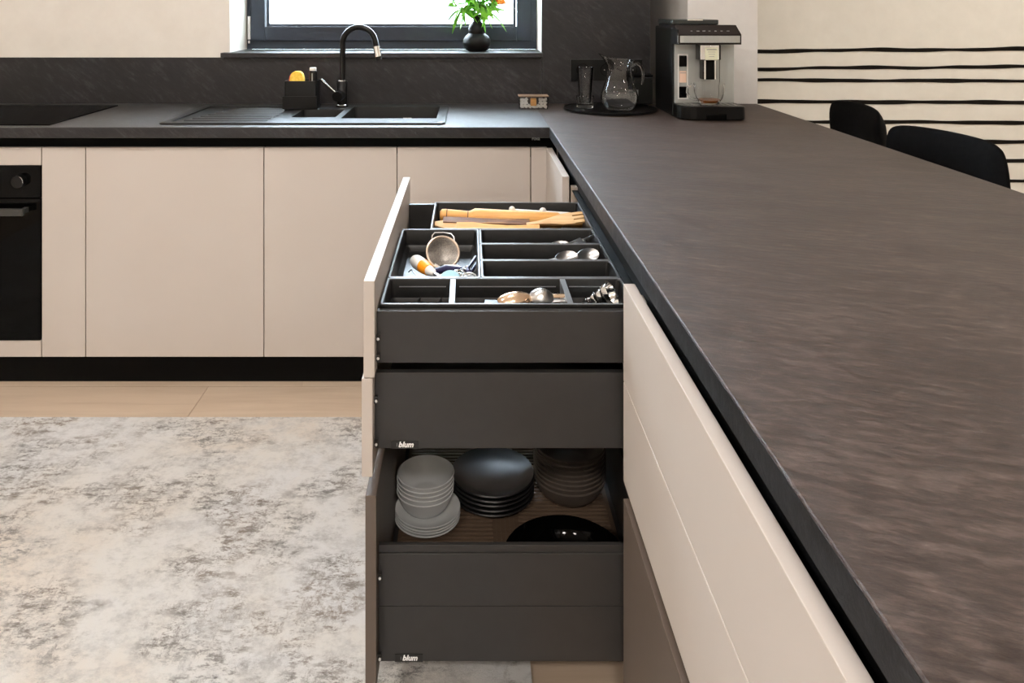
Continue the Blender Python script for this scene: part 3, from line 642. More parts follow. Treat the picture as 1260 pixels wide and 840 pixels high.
# ------------------------------------------------------------------ coffee machine and cup
t = thing('coffee_machine', 'black and silver bean-to-cup coffee machine on the peninsula corner', 'coffee machine', (0.86, 2.86, TOP))
a0, a1 = 0.745, 0.972
T0 = TOP + 0.0005
b = MB(); b.box(a0, a1, 2.765, 3.02, T0, 1.2055, 0.006)
b.box(a0, a0 + 0.006, 2.70, 2.768, 1.145, 1.1995, 0.002)
part(t, 'housing', b, 'black_plastic')
part(t, 'control_panel', MB().prism([(2.690, 1.1455), (2.690, 1.181), (2.745, 1.2135), (2.80, 1.2135), (2.80, 1.1455)], 'x', a0 + 0.002, a1 - 0.002), mat('control_brown_black', (0.014, 0.010, 0.009), 0.3, spec=0.25))
part(t, 'chrome_band', MB().loft([[(x, 2.6895 if 0 < i < 5 else 2.70, z) for x, z in ()] or [(x, yy, z) for yy, z in ((2.70, 1.1525), (dy, 1.1525), (dy, 1.177), (2.70, 1.177))] for i, (x, dy) in enumerate(((a0 + 0.001, 2.698), (a0 + 0.008, 2.688), (a0 + 0.02, 2.686), (a1 - 0.02, 2.686), (a1 - 0.008, 2.688), (a1 - 0.001, 2.698)))], True, True, False), 'satin')
for k in range(7):
    x = 0.795 + k * 0.0215
    part(t, 'key', MB().box(x, x + (0.009 if k in (1, 2, 6) else 0.006), 2.7055, 2.710, 1.1914, 1.1945), 'ink')
part(t, 'front_panel', MB().box(a0 + 0.006, a1 - 0.004, 2.757, 2.7645, TOP + 0.05, 1.1445, 0.002), 'satin')
part(t, 'panel_groove', MB().box(0.914, 0.9155, 2.7563, 2.758, TOP + 0.052, 1.137), 'black')
sp = part(t, 'spout_block', MB().box(0.826, 0.903, 2.705, 2.756, 1.089, 1.1445, 0.004), 'black_plastic')
part(sp, 'spout_cover', MB().box(0.8275, 0.894, 2.698, 2.7045, 1.090, 1.1445, 0.002), 'chrome')
lb_ = part(sp, 'sticker', MB().box(0.8435, 0.889, 2.6965, 2.6978, 1.0905, 1.134, 0.0003), 'label')
for k, (w0, w1) in enumerate(((0.849, 0.884), (0.853, 0.880), (0.855, 0.878), (0.857, 0.876))):
    part(sp, 'print', MB().box(w0, w1, 2.6958, 2.6964, 1.126 - k * 0.008, 1.1275 - k * 0.008 + (0.0015 if k == 0 else 0)), 'ink')
part(t, 'spout_leg', MB().box(0.839, 0.888, 2.706, 2.750, 1.019, 1.0885, 0.004), 'gloss_black')
for x in (0.842, 0.879): part(t, 'spout_trim', MB().box(x, x + 0.006, 2.7035, 2.7057, 1.020, 1.0885, 0.0005), 'chrome')
part(t, 'button_frame', ringframe(MB(), 0.762, 0.799, 0.944, 1.108, 0.004, 2.753, 2.7565, 0.001), 'white_plastic')
part(t, 'button', MB().box(0.767, 0.794, 2.7515, 2.7565, 1.062, 1.102, 0.003), 'gloss_black')
part(t, 'button', MB().box(0.767, 0.794, 2.7515, 2.7565, 0.949, 0.990, 0.003), 'gloss_black')
q = part(t, 'sticker', MB().box(0.768, 0.793, 2.7535, 2.7565, 1.004, 1.046, 0.0005), 'label_pink')
part(q, 'print', MB().box(0.770, 0.791, 2.753, 2.7534, 1.038, 1.0405), 'ink')
DT = TOP + 0.050
tr = MB()
po = []
for cx, cy, a_, r_ in ((a1 + 0.004 - 0.02, 2.645 + 0.02, 270, 0.02),): 
    pass
out = [(a1 + 0.004, 2.755), (a1 + 0.004, 2.672)] + [(a1 - 0.016 + 0.02 * math.cos(R(-a)), 2.675 + 0.02 * math.sin(R(-a))) for a in (20, 45, 70, 90)] + [(a0 + 0.055 + 0.055 * math.cos(R(-a)), 2.71 + 0.055 * math.sin(R(-a))) for a in (90, 110, 130, 150, 170)] + [(a0 + 0.0005, 2.755)]
out = out[::-1]
def ringz(z, e=0):
    c = Vector((0.86, 2.72)); return [(p[0] + (e if p[0] < c.x else -e), p[1] + (e if p[1] < 2.74 else 0), z) for p in out]
tr.loft([ringz(T0, 0.004), ringz(T0 + 0.006), ringz(DT - 0.003), ringz(DT, 0.003)], True, True, False)
part(t, 'drip_tray', tr, 'black_plastic')
part(t, 'tray_grip', MB().box(0.835, 0.905, 2.651, 2.6552, T0 + 0.002, T0 + 0.024, 0.001), 'gloss_black')
for k in range(9):
    part(t, 'grate_bar', MB().box(0.775 + k * 0.021, 0.782 + k * 0.021, 2.668, 2.750, DT + 0.0003, DT + 0.0022), 'chrome')
ld = part(t, 'hopper_lid', MB().box(0.750, 0.921, 2.785, 2.995, 1.2142, 1.2325, 0.004), mat('smoky_lid', (0.03, 0.036, 0.036), 0.2))
part(t, 'lid_seat', MB().box(0.752, 0.919, 2.80, 2.99, 1.206, 1.2140), 'black_plastic')
part(ld, 'lid_handle', MB().box(0.805, 0.862, 2.782, 2.79, 1.2285, 1.2345, 0.001), 'chrome')

ux, uy, uz = 0.8585, 2.700, DT + 0.0026
t = thing('coffee_cup', 'glass coffee cup with a little coffee under the machine spout', 'cup', (ux, uy, uz))
part(t, 'glass_body', MB().lathe([(0, 0), (0.030, 0), (0.034, 0.004), (0.046, 0.022), (0.0525, 0.045), (0.054, 0.076), (0.0515, 0.076), (0.050, 0.045), (0.0435, 0.024), (0.031, 0.008), (0, 0.008)], (ux, uy, uz), 36), 'glass')
part(t, 'coffee', MB().lathe([(0, 0.0084), (0.0305, 0.0084), (0.0375, 0.017), (0, 0.017)], (ux, uy, uz), 36), 'coffee')
part(t, 'handle', MB().tube([(ux - 0.051, uy - 0.006, uz + 0.068), (ux - 0.066, uy - 0.010, uz + 0.072), (ux - 0.080, uy - 0.012, uz + 0.062), (ux - 0.082, uy - 0.012, uz + 0.044), (ux - 0.070, uy - 0.009, uz + 0.024), (ux - 0.050, uy - 0.006, uz + 0.017), (ux - 0.040, uy - 0.004, uz + 0.018)], 0.0045, 12), 'glass')
t = thing('wall_switch', 'white switch plate on the side of the white column', 'switch', (0.9065, 3.30, 0.985))
part(t, 'switch_plate', MB().box(0.9005, 0.9075, 3.27, 3.35, 0.945, 1.025, 0.002), 'white_plastic')
part(t, 'rocker', MB().box(0.8985, 0.9003, 3.28, 3.34, 0.955, 1.015, 0.001), 'white_plastic')

# ------------------------------------------------------------------ chairs beyond the peninsula
def make_chair(name, label, loc, rz):
    """faces local +Y; back at local y<0"""
    t = thing(name, label, 'chair', loc, rz, 'black upholstered chairs behind the peninsula')
    def slab(wd, hh, th, curve, n=14, mm=10, ex=8):
        b = MB(); gr = []
        for side in (0, 1):
            g_ = []
            for j in range(mm + 1):
                row_ = []
                for i in range(n + 1):
                    u = 2 * i / n - 1; v = 2 * j / mm - 1
                    mx = max(abs(u), abs(v)); k = 1.0
                    if mx > 0:
                        ang = (abs(u) ** ex + abs(v) ** ex) ** (1 / ex); k = mx / ang
                    x, z = u * k, v * k
                    edge = 1 - max(0.0, (abs(x) ** ex + abs(z) ** ex)) ** 3 * 0.85
                    y_ = curve * (x * wd / 2) ** 2 + (th / 2 * max(0.12, edge)) * (1 if side else -1)
                    row_.append(b.b.verts.new((x * wd / 2, y_, z * hh / 2)))
                g_.append(row_)
            gr.append(g_)
        for s_, g_ in enumerate(gr):
            for j in range(mm):
                for i in range(n):
                    q = (g_[j][i], g_[j][i + 1], g_[j + 1][i + 1], g_[j + 1][i]); f = b.b.faces.new(q if s_ else q[::-1]); f.smooth = True
        ed = [(0, i) for i in range(n)] + [(j, n) for j in range(mm)] + [(mm, i) for i in range(n, 0, -1)] + [(j, 0) for j in range(mm, 0, -1)]
        for k in range(len(ed)):
            a, c = ed[k], ed[(k + 1) % len(ed)]
            f = b.b.faces.new((gr[0][a[0]][a[1]], gr[0][c[0]][c[1]], gr[1][c[0]][c[1]], gr[1][a[0]][a[1]])); f.smooth = True
        return b
    o = slab(0.45, 0.40, 0.05, 0.9).build('backrest', 'fabric', t, sharp=False, subsurf=1); o.location = (0, -0.225, 0.738 - 0.026); o.rotation_euler = (R(-5), 0, 0)
    b = MB(); b.box(-0.225, 0.225, -0.20, 0.24, 0.42, 0.49, 0.03, 4); part(t, 'seat', b, 'fabric', local=True)
    for sx in (-1, 1):
        part(t, 'leg', MB().tube([(sx * 0.20, 0.21, 0.43), (sx * 0.23, 0.25, 0.0)], [0.013, 0.009], 12), 'black', local=True)
        part(t, 'leg', MB().tube([(sx * 0.20, -0.17, 0.43), (sx * 0.23, -0.24, 0.0)], [0.013, 0.009], 12), 'black', local=True)
        part(t, 'back_bracket', MB().tube([(sx * 0.12, -0.15, 0.44), (sx * 0.12, -0.215, 0.50), (sx * 0.12, -0.225, 0.58)], 0.010, 10), 'black', local=True)
    return t
make_chair('dining_chair', 'black upholstered chair shown widest behind the peninsula, nearest the photo edge', (1.228, 2.20, 0), R(90 + 11))
make_chair('dining_chair', 'smaller-looking black upholstered chair behind the peninsula, closer to the white column', (1.298, 2.895, 0), R(90 - 4))

# ------------------------------------------------------------------ rug
rg = MB().box(-2.55, 0.12, -0.6, 2.347, 0.0004, 0.0085, 0.002).build('rug', 'rug')
tag(rg, 'pale cream and grey distressed rug on the oak floor', 'rug')

# ------------------------------------------------------------------ peninsula drawer cabinets
YA, YB = 1.2965, 2.109          # opening of the pulled-out unit
def peninsula_unit(y0, y1, label, fronts=True):
    t = thing('drawer_cabinet', label, 'cabinet', (0.57, (y0 + y1) / 2, FB), group='drawer cabinets of the peninsula')
    part(t, 'carcass', hollow(MB(), 0.2865, 0.86, y0 + 0.0005, y1 - 0.0005, FB, WB - 0.0005, 'x'), 'carcass')
    if fronts:
        for z0, z1 in ((CZ - 0.6385, FT), (CZ - 0.8100, CZ - 0.6405), (FB, CZ - 0.8400)):
            part(t, 'drawer_front', MB().box(XP, XP + 0.0195, y0 + 0.0016, y1 - 0.0016, z0, z1, 0.0012), 'taupe' if z0 == FB else 'front')
    return t
peninsula_unit(0.49, 1.2965, 'closed cashmere drawer cabinet of the peninsula, nearest the camera side')
peninsula_unit(-0.31, 0.49, 'closed cashmere drawer cabinet at the free end of the peninsula')
t = thing('base_cabinet', 'closed cashmere corner cabinet of the peninsula beyond the open drawers', 'cabinet', (0.57, 2.33, FB))
part(t, 'carcass', hollow(MB(), 0.2865, 0.86, 2.1095, 2.549, FB, WB - 0.0005, 'x'), 'carcass')
part(t, 'door', MB().box(XP - 0.003, XP + 0.0165, 2.1145, 2.5485, FB, FT, 0.0012), 'front')
dc = peninsula_unit(YA, YB, 'cashmere drawer cabinet of the peninsula with its drawers pulled out', False)

SY0, SY1 = 1.335, 2.071         # outer faces of the drawer sides
def drawer(z_top, z_bot, dx, front, z_seam=None, badge=None, floor_drop=None, label=None):
    x0, x1 = -0.162 + dx, 0.336 + dx
    b = MB(); th = 0.0135
    if z_seam is None:
        b.box(x0, x1, SY0, SY0 + th, z_bot, z_top, 0.0012); b.box(x0, x1, SY1 - th, SY1, z_bot, z_top, 0.0012)
    else:
        for ya, yb in ((SY0, SY0 + th), (SY1 - th, SY1)):
            b.box(x0, x1, ya, yb, z_bot, z_seam - 0.0005, 0.0010); b.box(x0, x1, ya, yb, z_seam + 0.0005, z_top - 0.0135, 0.0010)
            b.box(x0, x1, ya + 0.0025, yb - 0.0025, z_top - 0.0135, z_top, 0.001)
    b.box(x1 - 0.012, x1, SY0 + th, SY1 - th, z_bot, z_top - 0.004)
    b.box(x0, x1 - 0.012, SY0 + th, SY1 - th, z_bot, floor_drop)
    dr = part(dc, 'drawer', b, 'anthracite')
    if label: dr['label'] = label
    part(dr, 'drawer_front', MB().box(x0 - 0.0195, x0 - 0.0005, 1.3076, 2.107, front[1], front[0], 0.0012), 'taupe' if z_seam else 'front')
    for sx_, yy_ in ((x0 + 0.0009, 1.3325),):
        for fz in (z_top - 0.045 if z_seam is None else z_top - 0.05, z_bot + 0.012):
            part(dr, 'screw_cap', MB().ball((x0 + 0.0035, 1.3250, fz), 0.0026, 8), 'text_white')
            part(dr, 'fixing_bracket', MB().box(x0 - 0.0003, x0 + 0.006, 1.3275, 1.3347, fz - 0.006, fz + 0.006, 0.0008), 'anthracite')
    if badge:
        bx, bz = badge
        bd = part(dr, 'badge', MB().box(bx, bx + 0.0495, SY0 - 0.0012, SY0 - 0.0002, bz, bz + 0.0135, 0.0003), 'badge')
        font_mesh('badge_lettering', 'blum', 0.0132, 'text_white', dr, (bx + 0.0265, SY0 - 0.0014, bz + 0.0069), (R(90), 0, 0), shear=0.25, bold=0.0005, extrude=0.0001)
        part(dr, 'badge_dots', MB().box(bx + 0.0105, bx + 0.0112, SY0 - 0.0015, SY0 - 0.0012, bz + 0.004, bz + 0.0095), 'ink')
    return dr
D1 = drawer(CZ - 0.536, CZ - 0.627, 0.0, (FT, CZ - 0.640), floor_drop=CZ - 0.617)
D2 = drawer(CZ - 0.6445, CZ - 0.7777, -0.0033, (CZ - 0.6418, CZ - 0.8115), badge=(-0.137, CZ - 0.7777), floor_drop=CZ - 0.767)
D3 = drawer(CZ - 0.950, CZ - 1.1535, 0.003, (CZ - 0.8440, FB), z_seam=CZ - 1.056, badge=(-0.130, CZ - 1.1535), floor_drop=CZ - 1.127)
for dz in (0.6285, 0.779, 1.155):
    for ya, yb in ((1.352, 1.392), (2.015, 2.055)):
        part(dc, 'drawer_runner', MB().box(0.0, 0.55, ya, yb, CZ - dz - 0.0035, CZ - dz, 0.0005), 'steel')
for z in (0.583, 0.70, 1.10):
    part(dc, 'side_rail', MB().box(0.305, 0.80, 1.3135, 1.333, CZ - z - 0.02, CZ - z + 0.02, 0.001), 'steel')

# trays of the top drawer
RZ = CZ - 0.529
def well(b, x0, x1, y0, y1, zt, zb, wl=0.005, r=0.008):
    b.loft([rrect(x0 + 0.010, x1 - 0.010, y0 + 0.010, y1 - 0.010, r, zb - 0.002), rrect(x0 + 0.002, x1 - 0.002, y0 + 0.002, y1 - 0.002, r, zt - 0.012), rrect(x0, x1, y0, y1, r * 0.6, zt - 0.003), rrect(x0 + 0.001, x1 - 0.001, y0 + 0.001, y1 - 0.001, r * 0.6, zt),
            rrect(x0 + wl, x1 - wl, y0 + wl, y1 - wl, r * 0.6, zt), rrect(x0 + wl + 0.001, x1 - wl - 0.001, y0 + wl + 0.001, y1 - wl - 0.001, r, zt - 0.002), rrect(x0 + wl + 0.004, x1 - wl - 0.004, y0 + wl + 0.004, y1 - wl - 0.004, r, zb + 0.012),
            rrect(x0 + wl + 0.010, x1 - wl - 0.010, y0 + wl + 0.010, y1 - wl - 0.010, r, zb + 0.006), rrect(x0 + wl + 0.013, x1 - wl - 0.013, y0 + wl + 0.013, y1 - wl - 0.013, r, zb)])
def rim(b, x0, x1, y0, y1, zt, wl=0.005, r=0.005):
    b.loft([rrect(x0 + 0.0006, x1 - 0.0006, y0 + 0.0006, y1 - 0.0006, r, zt + 0.0001), rrect(x0 + 0.001, x1 - 0.001, y0 + 0.001, y1 - 0.001, r, zt + 0.0012), rrect(x0 + wl - 0.001, x1 - wl + 0.001, y0 + wl - 0.001, y1 - wl + 0.001, r, zt + 0.0012),
            rrect(x0 + wl - 0.0003, x1 - wl + 0.0003, y0 + wl - 0.0003, y1 - wl + 0.0003, r, zt + 0.0001)], False, False)
def insert(label, cells, zb, name='cutlery_tray', wl=0.005):
    xs_ = [c[0] for c in cells] + [c[1] for c in cells]; yy_ = [c[2] for c in cells] + [c[3] for c in cells]
    t = thing(name, label, 'tray', ((min(xs_) + max(xs_)) / 2, (min(yy_) + max(yy_)) / 2, zb), group='grey inserts in the top drawer')
    b = MB(); rb = MB()
    for c in cells: well(b, *c, RZ - 0.0012, zb, wl); rim(rb, *c, RZ - 0.0012, wl)
    part(t, 'tray_body', b, 'tray'); part(t, 'tray_rim', rb, 'rim')
    return t
FLR = CZ - 0.614
ZT = CZ - 0.577
TX0, TX1 = -0.1585, 0.300
ta = insert('long grey front insert divided into three compartments in the top drawer', [(TX0, TX1, 1.3495, 1.482)], ZT)
tb = insert('grey cutlery insert with one square well and three long slots', [(TX0, 0.0245, 1.4835, 1.807), (0.0245, TX1, 1.4835, 1.5855), (0.0245, TX1, 1.5855, 1.6955), (0.0245, TX1, 1.6955, 1.807)], ZT)
tc = insert('rounded grey insert holding wooden tools at the back of the top drawer', [(-0.092, TX1, 1.8085, 2.0565)], CZ - 0.600)
for o in (ta, tb, tc):      # feet carry the trays on the drawer floor
    xx = [c for c in (-0.12, 0.10, 0.26)]
    yy = o.location.y; zb_ = o.location.z - 0.002
    for x in xx:
        if o is tc and x < -0.05: x = -0.06
        part(o, 'foot', MB().box(x - 0.006, x + 0.006, yy - 0.04, yy + 0.04, CZ - 0.617 + 0.0004, zb_), 'tray')
for xa, xb in ((-0.135, -0.044), (-0.018, 0.170), (0.196, 0.278)):
    part(ta, 'ledge', MB().box(xa, xb, 1.4715, 1.4745, CZ - 0.5445, CZ - 0.543, 0.0005), 'rim')
for x in (-0.030, 0.183):
    part(ta, 'divider', MB().prism([(1.3552, ZT + 0.004), (1.3552, RZ - 0.001), (1.4765, RZ - 0.001), (1.4765, ZT + 0.004)], 'x', x - 0.005, x + 0.005), 'rim')

def place(px, py, Y, rx=0, ry=0, rz=0):
    return Matrix.Translation(V(px, py, Y)) @ Matrix.Rotation(rz, 4, 'Z') @ Matrix.Rotation(ry, 4, 'Y') @ Matrix.Rotation(rx, 4, 'X')
def dish(b, c, a, w_, dep, th=0.0012, seg=24, n=5):
    rings = []
    for k in range(n + 1):
        f = max(1e-3, k / n); rings.append([(c[0] + a * f * math.cos(2 * PI * i / seg), c[1] + w_ * f * math.sin(2 * PI * i / seg), c[2] + dep * (f * f - 1) - th) for i in range(seg)])
    for k in range(n, -1, -1):
        f = max(1e-3, k / n * 0.97); rings.append([(c[0] + a * f * math.cos(2 * PI * i / seg), c[1] + w_ * f * math.sin(2 * PI * i / seg), c[2] + dep * (f * f - 1)) for i in range(seg)])
    return b.loft(rings)
def utensil(name, label, cat, mtx, head, handle_pts, hr, m='steel', group=None):
    """head(b) authors the head; the handle is a flattened tube, both in local space with mtx"""
    loc = mtx.to_translation()
    t = thing(name, label, cat, tuple(loc), group=group)
    b = MB(); b.m = mtx; head(b)
    part(t, 'head', b, m)
    b = MB(); b.m = mtx @ Matrix.Diagonal((1, 1, 0.35, 1)); b.tube([(p[0], p[1], p[2] / 0.35) for p in handle_pts], hr, 10)
    part(t, 'handle', b, m)
    return t
def spoon(px, py, Y, label, ry=0.0, rz=0.0, rx=0.0, L=0.12, a=0.026, w_=0.0165):
    return utensil('table_spoon', label, 'spoon', place(px, py, Y, rx, ry, rz), lambda b: dish(b, (0, 0, 0), a, w_, 0.009), [(-a * 0.9, 0, -0.001), (-a - 0.015, 0, 0.001), (-a - L * 0.6, 0, 0.002), (-a - L, 0, 0.001)], [0.004, 0.0028, 0.0035, 0.006], group='steel spoons in the middle slot')
spoon(723.5, 313.5, 1.640, 'steel spoon with its bowl on top at the slot end, beside the tray rim', ry=R(-9), rx=R(42), rz=R(14))
spoon(697, 316, 1.635, 'steel spoon lying half under the top spoon in the middle slot', ry=R(-8), rx=R(34), rz=R(10), L=0.10)
spoon(712, 322, 1.640, 'steel spoon at the bottom of the pile in the middle slot', ry=R(-4), rx=R(20), rz=R(4), L=0.11)
def fork_head(b):
    b.box(-0.012, 0.012, -0.010, 0.010, -0.0008, 0.0008, 0.0006)
    for k in range(4): b.box(-0.046, -0.011, -0.0098 + k * 0.0056, -0.0072 + k * 0.0056, -0.0007, 0.0007)
utensil('table_fork', 'steel fork lying slantwise in the rear slot of the cutlery tray', 'fork', place(713, 297, 1.745, R(15), R(-6), R(38)), fork_head, [(0.011, 0, 0), (0.02, 0, 0), (0.07, 0, 0.0)], [0.005, 0.0028, 0.005])
utensil('table_spoon', 'steel spoon peeping over the rim in the rear slot', 'spoon', place(689, 302.5, 1.735, R(30), R(-4), R(3)), lambda b: dish(b, (0, 0, 0), 0.026, 0.0165, 0.009), [(-0.024, 0, 0), (-0.05, 0, 0.001), (-0.13, 0, 0)], [0.004, 0.003, 0.005])

# contents of the square well
sv = thing('sieve', 'small round wire sieve with a looped rest in the square well', 'sieve', tuple(V(545, 311, 1.70)))
mt = place(545, 310.5, 1.705, R(52), R(6), R(8))
ring_ = [tuple(mt @ Vector((0.0365 * math.cos(2 * PI * k / 40), 0.0365 * math.sin(2 * PI * k / 40), 0))) for k in range(41)]
part(sv, 'hoop', MB().tube(ring_, 0.0027, 8, False), mat('champagne_metal', (0.62, 0.50, 0.40), 0.3, metal=0.8))
b = MB(); b.m = mt; dish(b, (0, 0, -0.001), 0.035, 0.035, 0.016, 0.0008, 36, 7); part(sv, 'gauze', b, 'sieve')
part(sv, 'rest_loop', MB().tube([tuple(mt @ Vector(p)) for p in ((-0.026, 0.026, 0), (-0.0255, 0.037, 0.002), (-0.020, 0.044, 0.002), (0, 0.046, 0.002), (0.018, 0.044, 0.002), (0.024, 0.037, 0.002), (0.026, 0.026, 0))], 0.0013, 8), 'steel')
part(sv, 'handle', MB().tube([tuple(mt @ Vector(p)) for p in ((-0.018, -0.028, 0.002), (0.004, -0.041, 0.004), (0.024, -0.054, 0.003), (0.042, -0.064, 0.0))], [0.0022, 0.0022, 0.003, 0.004], 8), 'steel')
pe = thing('vegetable_peeler', 'peeler with a white and orange handle in the square well', 'peeler', tuple(V(520, 328, 1.60)))
p0, p1 = V(508, 318.5, 1.655), V(539, 340, 1.555)
dv = p1 - p0
def along(us, rs, m, nm): part(pe, nm, MB().tube([tuple(p0 + dv * u) for u in us], rs, 18), m)
along([0, 0.02, 0.06, 0.16, 0.3, 0.42], [0.0006, 0.006, 0.0105, 0.0145, 0.0150, 0.0145], 'white_plastic', 'handle')
along([0.421, 0.5, 0.6, 0.66], [0.0147, 0.0142, 0.0125, 0.0115], 'orange_grip', 'orange_grip')
along([0.661, 0.78, 0.86], [0.0105, 0.009, 0.005], 'white_plastic', 'neck')
part(pe, 'blade', MB().tube([tuple(p0 + dv * u) for u in (0.86, 0.95, 1.12)], [0.004, 0.006, 0.004], 8), 'steel')
def small(name, label, cat, m, mtx, fn, nm=None, **k):
    b = MB(); b.m = mtx; fn(b); return tag(b.build(name, m, off=tuple(mtx.to_translation())), label, cat, **k)
def rg_(b, r, t_, n=30): b.tube([(r * math.cos(2 * PI * i / n), r * math.sin(2 * PI * i / n), 0) for i in range(n + 1)], t_, 7, False)
zfl = ZT + 0.0005
def on_floor(px, py, h=0.002):
    p = W(px, py, CZ - (ZT + h)); return p
fp = lambda x, y, h: Matrix.Translation(on_floor(x, y, h))
small('pastry_ring', 'small round steel ring at the right end of the square well', 'cutter', 'steel', fp(577, 343, 0.030) @ Matrix.Rotation(R(25), 4, 'X'), lambda b: (rg_(b, 0.0165, 0.0016), rg_(b, 0.0105, 0.0012), b.box(-0.016, 0.016, -0.0012, 0.0012, -0.0012, 0.0012), b.cyl((0.010, 0.012, 0), (0.004, 0.020, -0.020), 0.0015, 6)))
small('bottle_opener', 'pale steel bottle opener beside the steel ring in the square well', 'opener', 'chrome', fp(566, 336, 0.026) @ Matrix.Rotation(R(-38), 4, 'Z') @ Matrix.Rotation(R(14), 4, 'Y'), lambda b: (rg_(b, 0.011, 0.0025), b.box(0.008, 0.045, -0.005, 0.005, -0.0015, 0.0015, 0.001)))
small('bottle_stopper', 'pale blue round lid lying in the square well', 'lid', 'blue', fp(554, 343.5, 0.020) @ Matrix.Rotation(R(20), 4, 'X'), lambda b: b.lathe([(0, 0), (0.018, 0), (0.019, 0.002), (0.019, 0.007), (0.016, 0.010), (0, 0.009)]))
small('can_opener', 'dark blue handled opener under the sieve handle in the well', 'opener', 'navy', fp(549, 333, 0.014) @ Matrix.Rotation(R(15), 4, 'Z'), lambda b: (b.tube([(-0.03, 0, 0), (0, 0.004, 0.003), (0.035, 0, 0)], [0.006, 0.008, 0.005], 12), b.box(0.03, 0.05, -0.008, 0.008, -0.002, 0.002, 0.001)))
small('paper_tag', 'small white square tag next to the peeler blade', 'tag', 'white_plastic', fp(544, 341, 0.024) @ Matrix.Rotation(R(38), 4, 'Z') @ Matrix.Rotation(R(24), 4, 'X'), lambda b: b.box(-0.009, 0.009, -0.008, 0.008, -0.001, 0.001, 0.0005))
small('whisk', 'thin bent steel wire loop left of the peeler in the well', 'whisk', 'steel', fp(507, 338, 0.016), lambda b: b.tube([(-0.010, 0.035, -0.006), (-0.003, 0.02, 0.004), (0.003, 0.0, 0.006), (0.014, -0.02, 0.0), (0.004, -0.024, -0.002), (-0.006, -0.01, 0.0)], 0.0014, 7))
small('serving_tongs', 'small black and steel tongs at the right wall of the well', 'tongs', 'navy', fp(583, 325, 0.022) @ Matrix.Rotation(R(70), 4, 'Z') @ Matrix.Rotation(R(-10), 4, 'Y'), lambda b: (b.box(-0.035, 0.03, -0.007, -0.003, -0.003, 0.003, 0.001), b.box(-0.035, 0.03, 0.003, 0.007, -0.001, 0.005, 0.001), b.ball((-0.035, 0, 0), 0.007, 10)))
small('cookie_cutter', 'crinkled white metal cutter between ring and sieve in the well', 'cutter', 'chrome', fp(571, 334, 0.016), lambda b: b.tube([(0.015 * (1 + 0.18 * math.cos(7 * a)) * math.cos(a), 0.015 * (1 + 0.18 * math.cos(7 * a)) * math.sin(a), 0) for a in [2 * PI * k / 56 for k in range(57)]], 0.0016, 6, False))
small('pastry_crimper', 'short white plastic wheel tool at the bottom of the well', 'crimper', 'white_plastic', fp(562, 330, 0.010) @ Matrix.Rotation(R(-25), 4, 'Z'), lambda b: (b.tube([(-0.03, 0, 0), (0.0, 0, 0.002), (0.02, 0, 0)], [0.004, 0.0055, 0.003], 10), b.cyl((0.025, -0.002, 0), (0.025, 0.002, 0), 0.009, 16)))
# front row contents
small('bag_clip', 'black clip lying in the left front compartment, nearer the drawer front', 'clip', 'black_plastic', fp(515, 372, 0.004), lambda b: (b.box(-0.010, 0.010, -0.006, 0.006, -0.003, 0.003, 0.0015), b.cyl((0, 0, 0.003), (0.004, 0, 0.010), 0.003, 8, 0.001)), group='black clips in the left compartment')
small('bag_clip', 'black clip beside the grey divider in the left front compartment', 'clip', 'black_plastic', fp(542, 372, 0.004) @ Matrix.Rotation(R(60), 4, 'Z'), lambda b: (b.box(-0.008, 0.008, -0.005, 0.005, -0.003, 0.003, 0.0015), b.cyl((0, 0, 0.003), (0.003, 0, 0.009), 0.003, 8, 0.001)), group='black clips in the left compartment')
Mh = mat('copper_tinted_steel', (0.62, 0.44, 0.30), 0.22, metal=0.9)
utensil('serving_spoon', 'long copper-tinted serving spoon in the middle front compartment', 'spoon', place(634, 369.5, 1.395, R(18), R(-3), R(6)), lambda b: dish(b, (0, 0, 0.004), 0.034, 0.018, -0.012, 0.0012), [(0.03, 0, 0), (0.06, 0, 0.003), (0.10, 0, 0)], [0.005, 0.005, 0.006], m=Mh)
utensil('ladle', 'small steel ladle with its bowl near the right divider', 'ladle', place(666, 369, 1.40, R(22), R(4), R(-4)), lambda b: dish(b, (0, 0, 0.008), 0.023, 0.020, -0.016, 0.0012), [(0.019, 0, 0.002), (0.035, 0, 0.004), (0.044, 0.004, 0.002)], [0.004, 0.004, 0.005])
utensil('spatula', 'black kitchen spatula lying in the middle front compartment', 'spatula', place(611, 374, 1.385, R(6), 0, R(-4)), lambda b: b.box(-0.022, 0.016, -0.014, 0.014, -0.0015, 0.0015, 0.003) if False else b.box(-0.022, 0.016, -0.014, 0.014, -0.0012, 0.0012, 0.001), [(0.014, 0, 0), (0.05, 0, 0.0), (0.12, 0, 0)], [0.005, 0.0045, 0.006], m='black_plastic')
sizes = [(728, 371, 0.0135), (738, 367, 0.0165), (747, 363, 0.0195), (755, 358, 0.0225)]
for (px, py, r_), nm in zip(sizes, ('smallest', 'second smallest', 'second largest', 'largest')):
    m4 = place(px - 2, py + 3, 1.412, 0, R(58), R(-22))
    u = thing('measuring_cup', '%s steel measuring cup of the nest in the right front compartment' % nm, 'measuring cup', tuple(m4.to_translation()), group='steel measuring cups')
    b = MB(); b.m = m4; b.lathe([(0, -r_ * 0.9), (r_ * 0.7, -r_ * 0.85), (r_ * 0.93, -r_ * 0.5), (r_, 0), (r_ + 0.001, 0.0006), (r_ - 0.001, 0), (r_ * 0.88, -r_ * 0.5), (r_ * 0.65, -r_ * 0.8), (0, -r_ * 0.84)], (0, 0, 0), 28)
    part(u, 'bowl', b, 'chrome')
    b = MB(); b.m = m4; b.box(r_ - 0.001, r_ + 0.022, -0.003, 0.003, -0.001, 0.0005, 0.0004); part(u, 'handle', b, 'chrome')

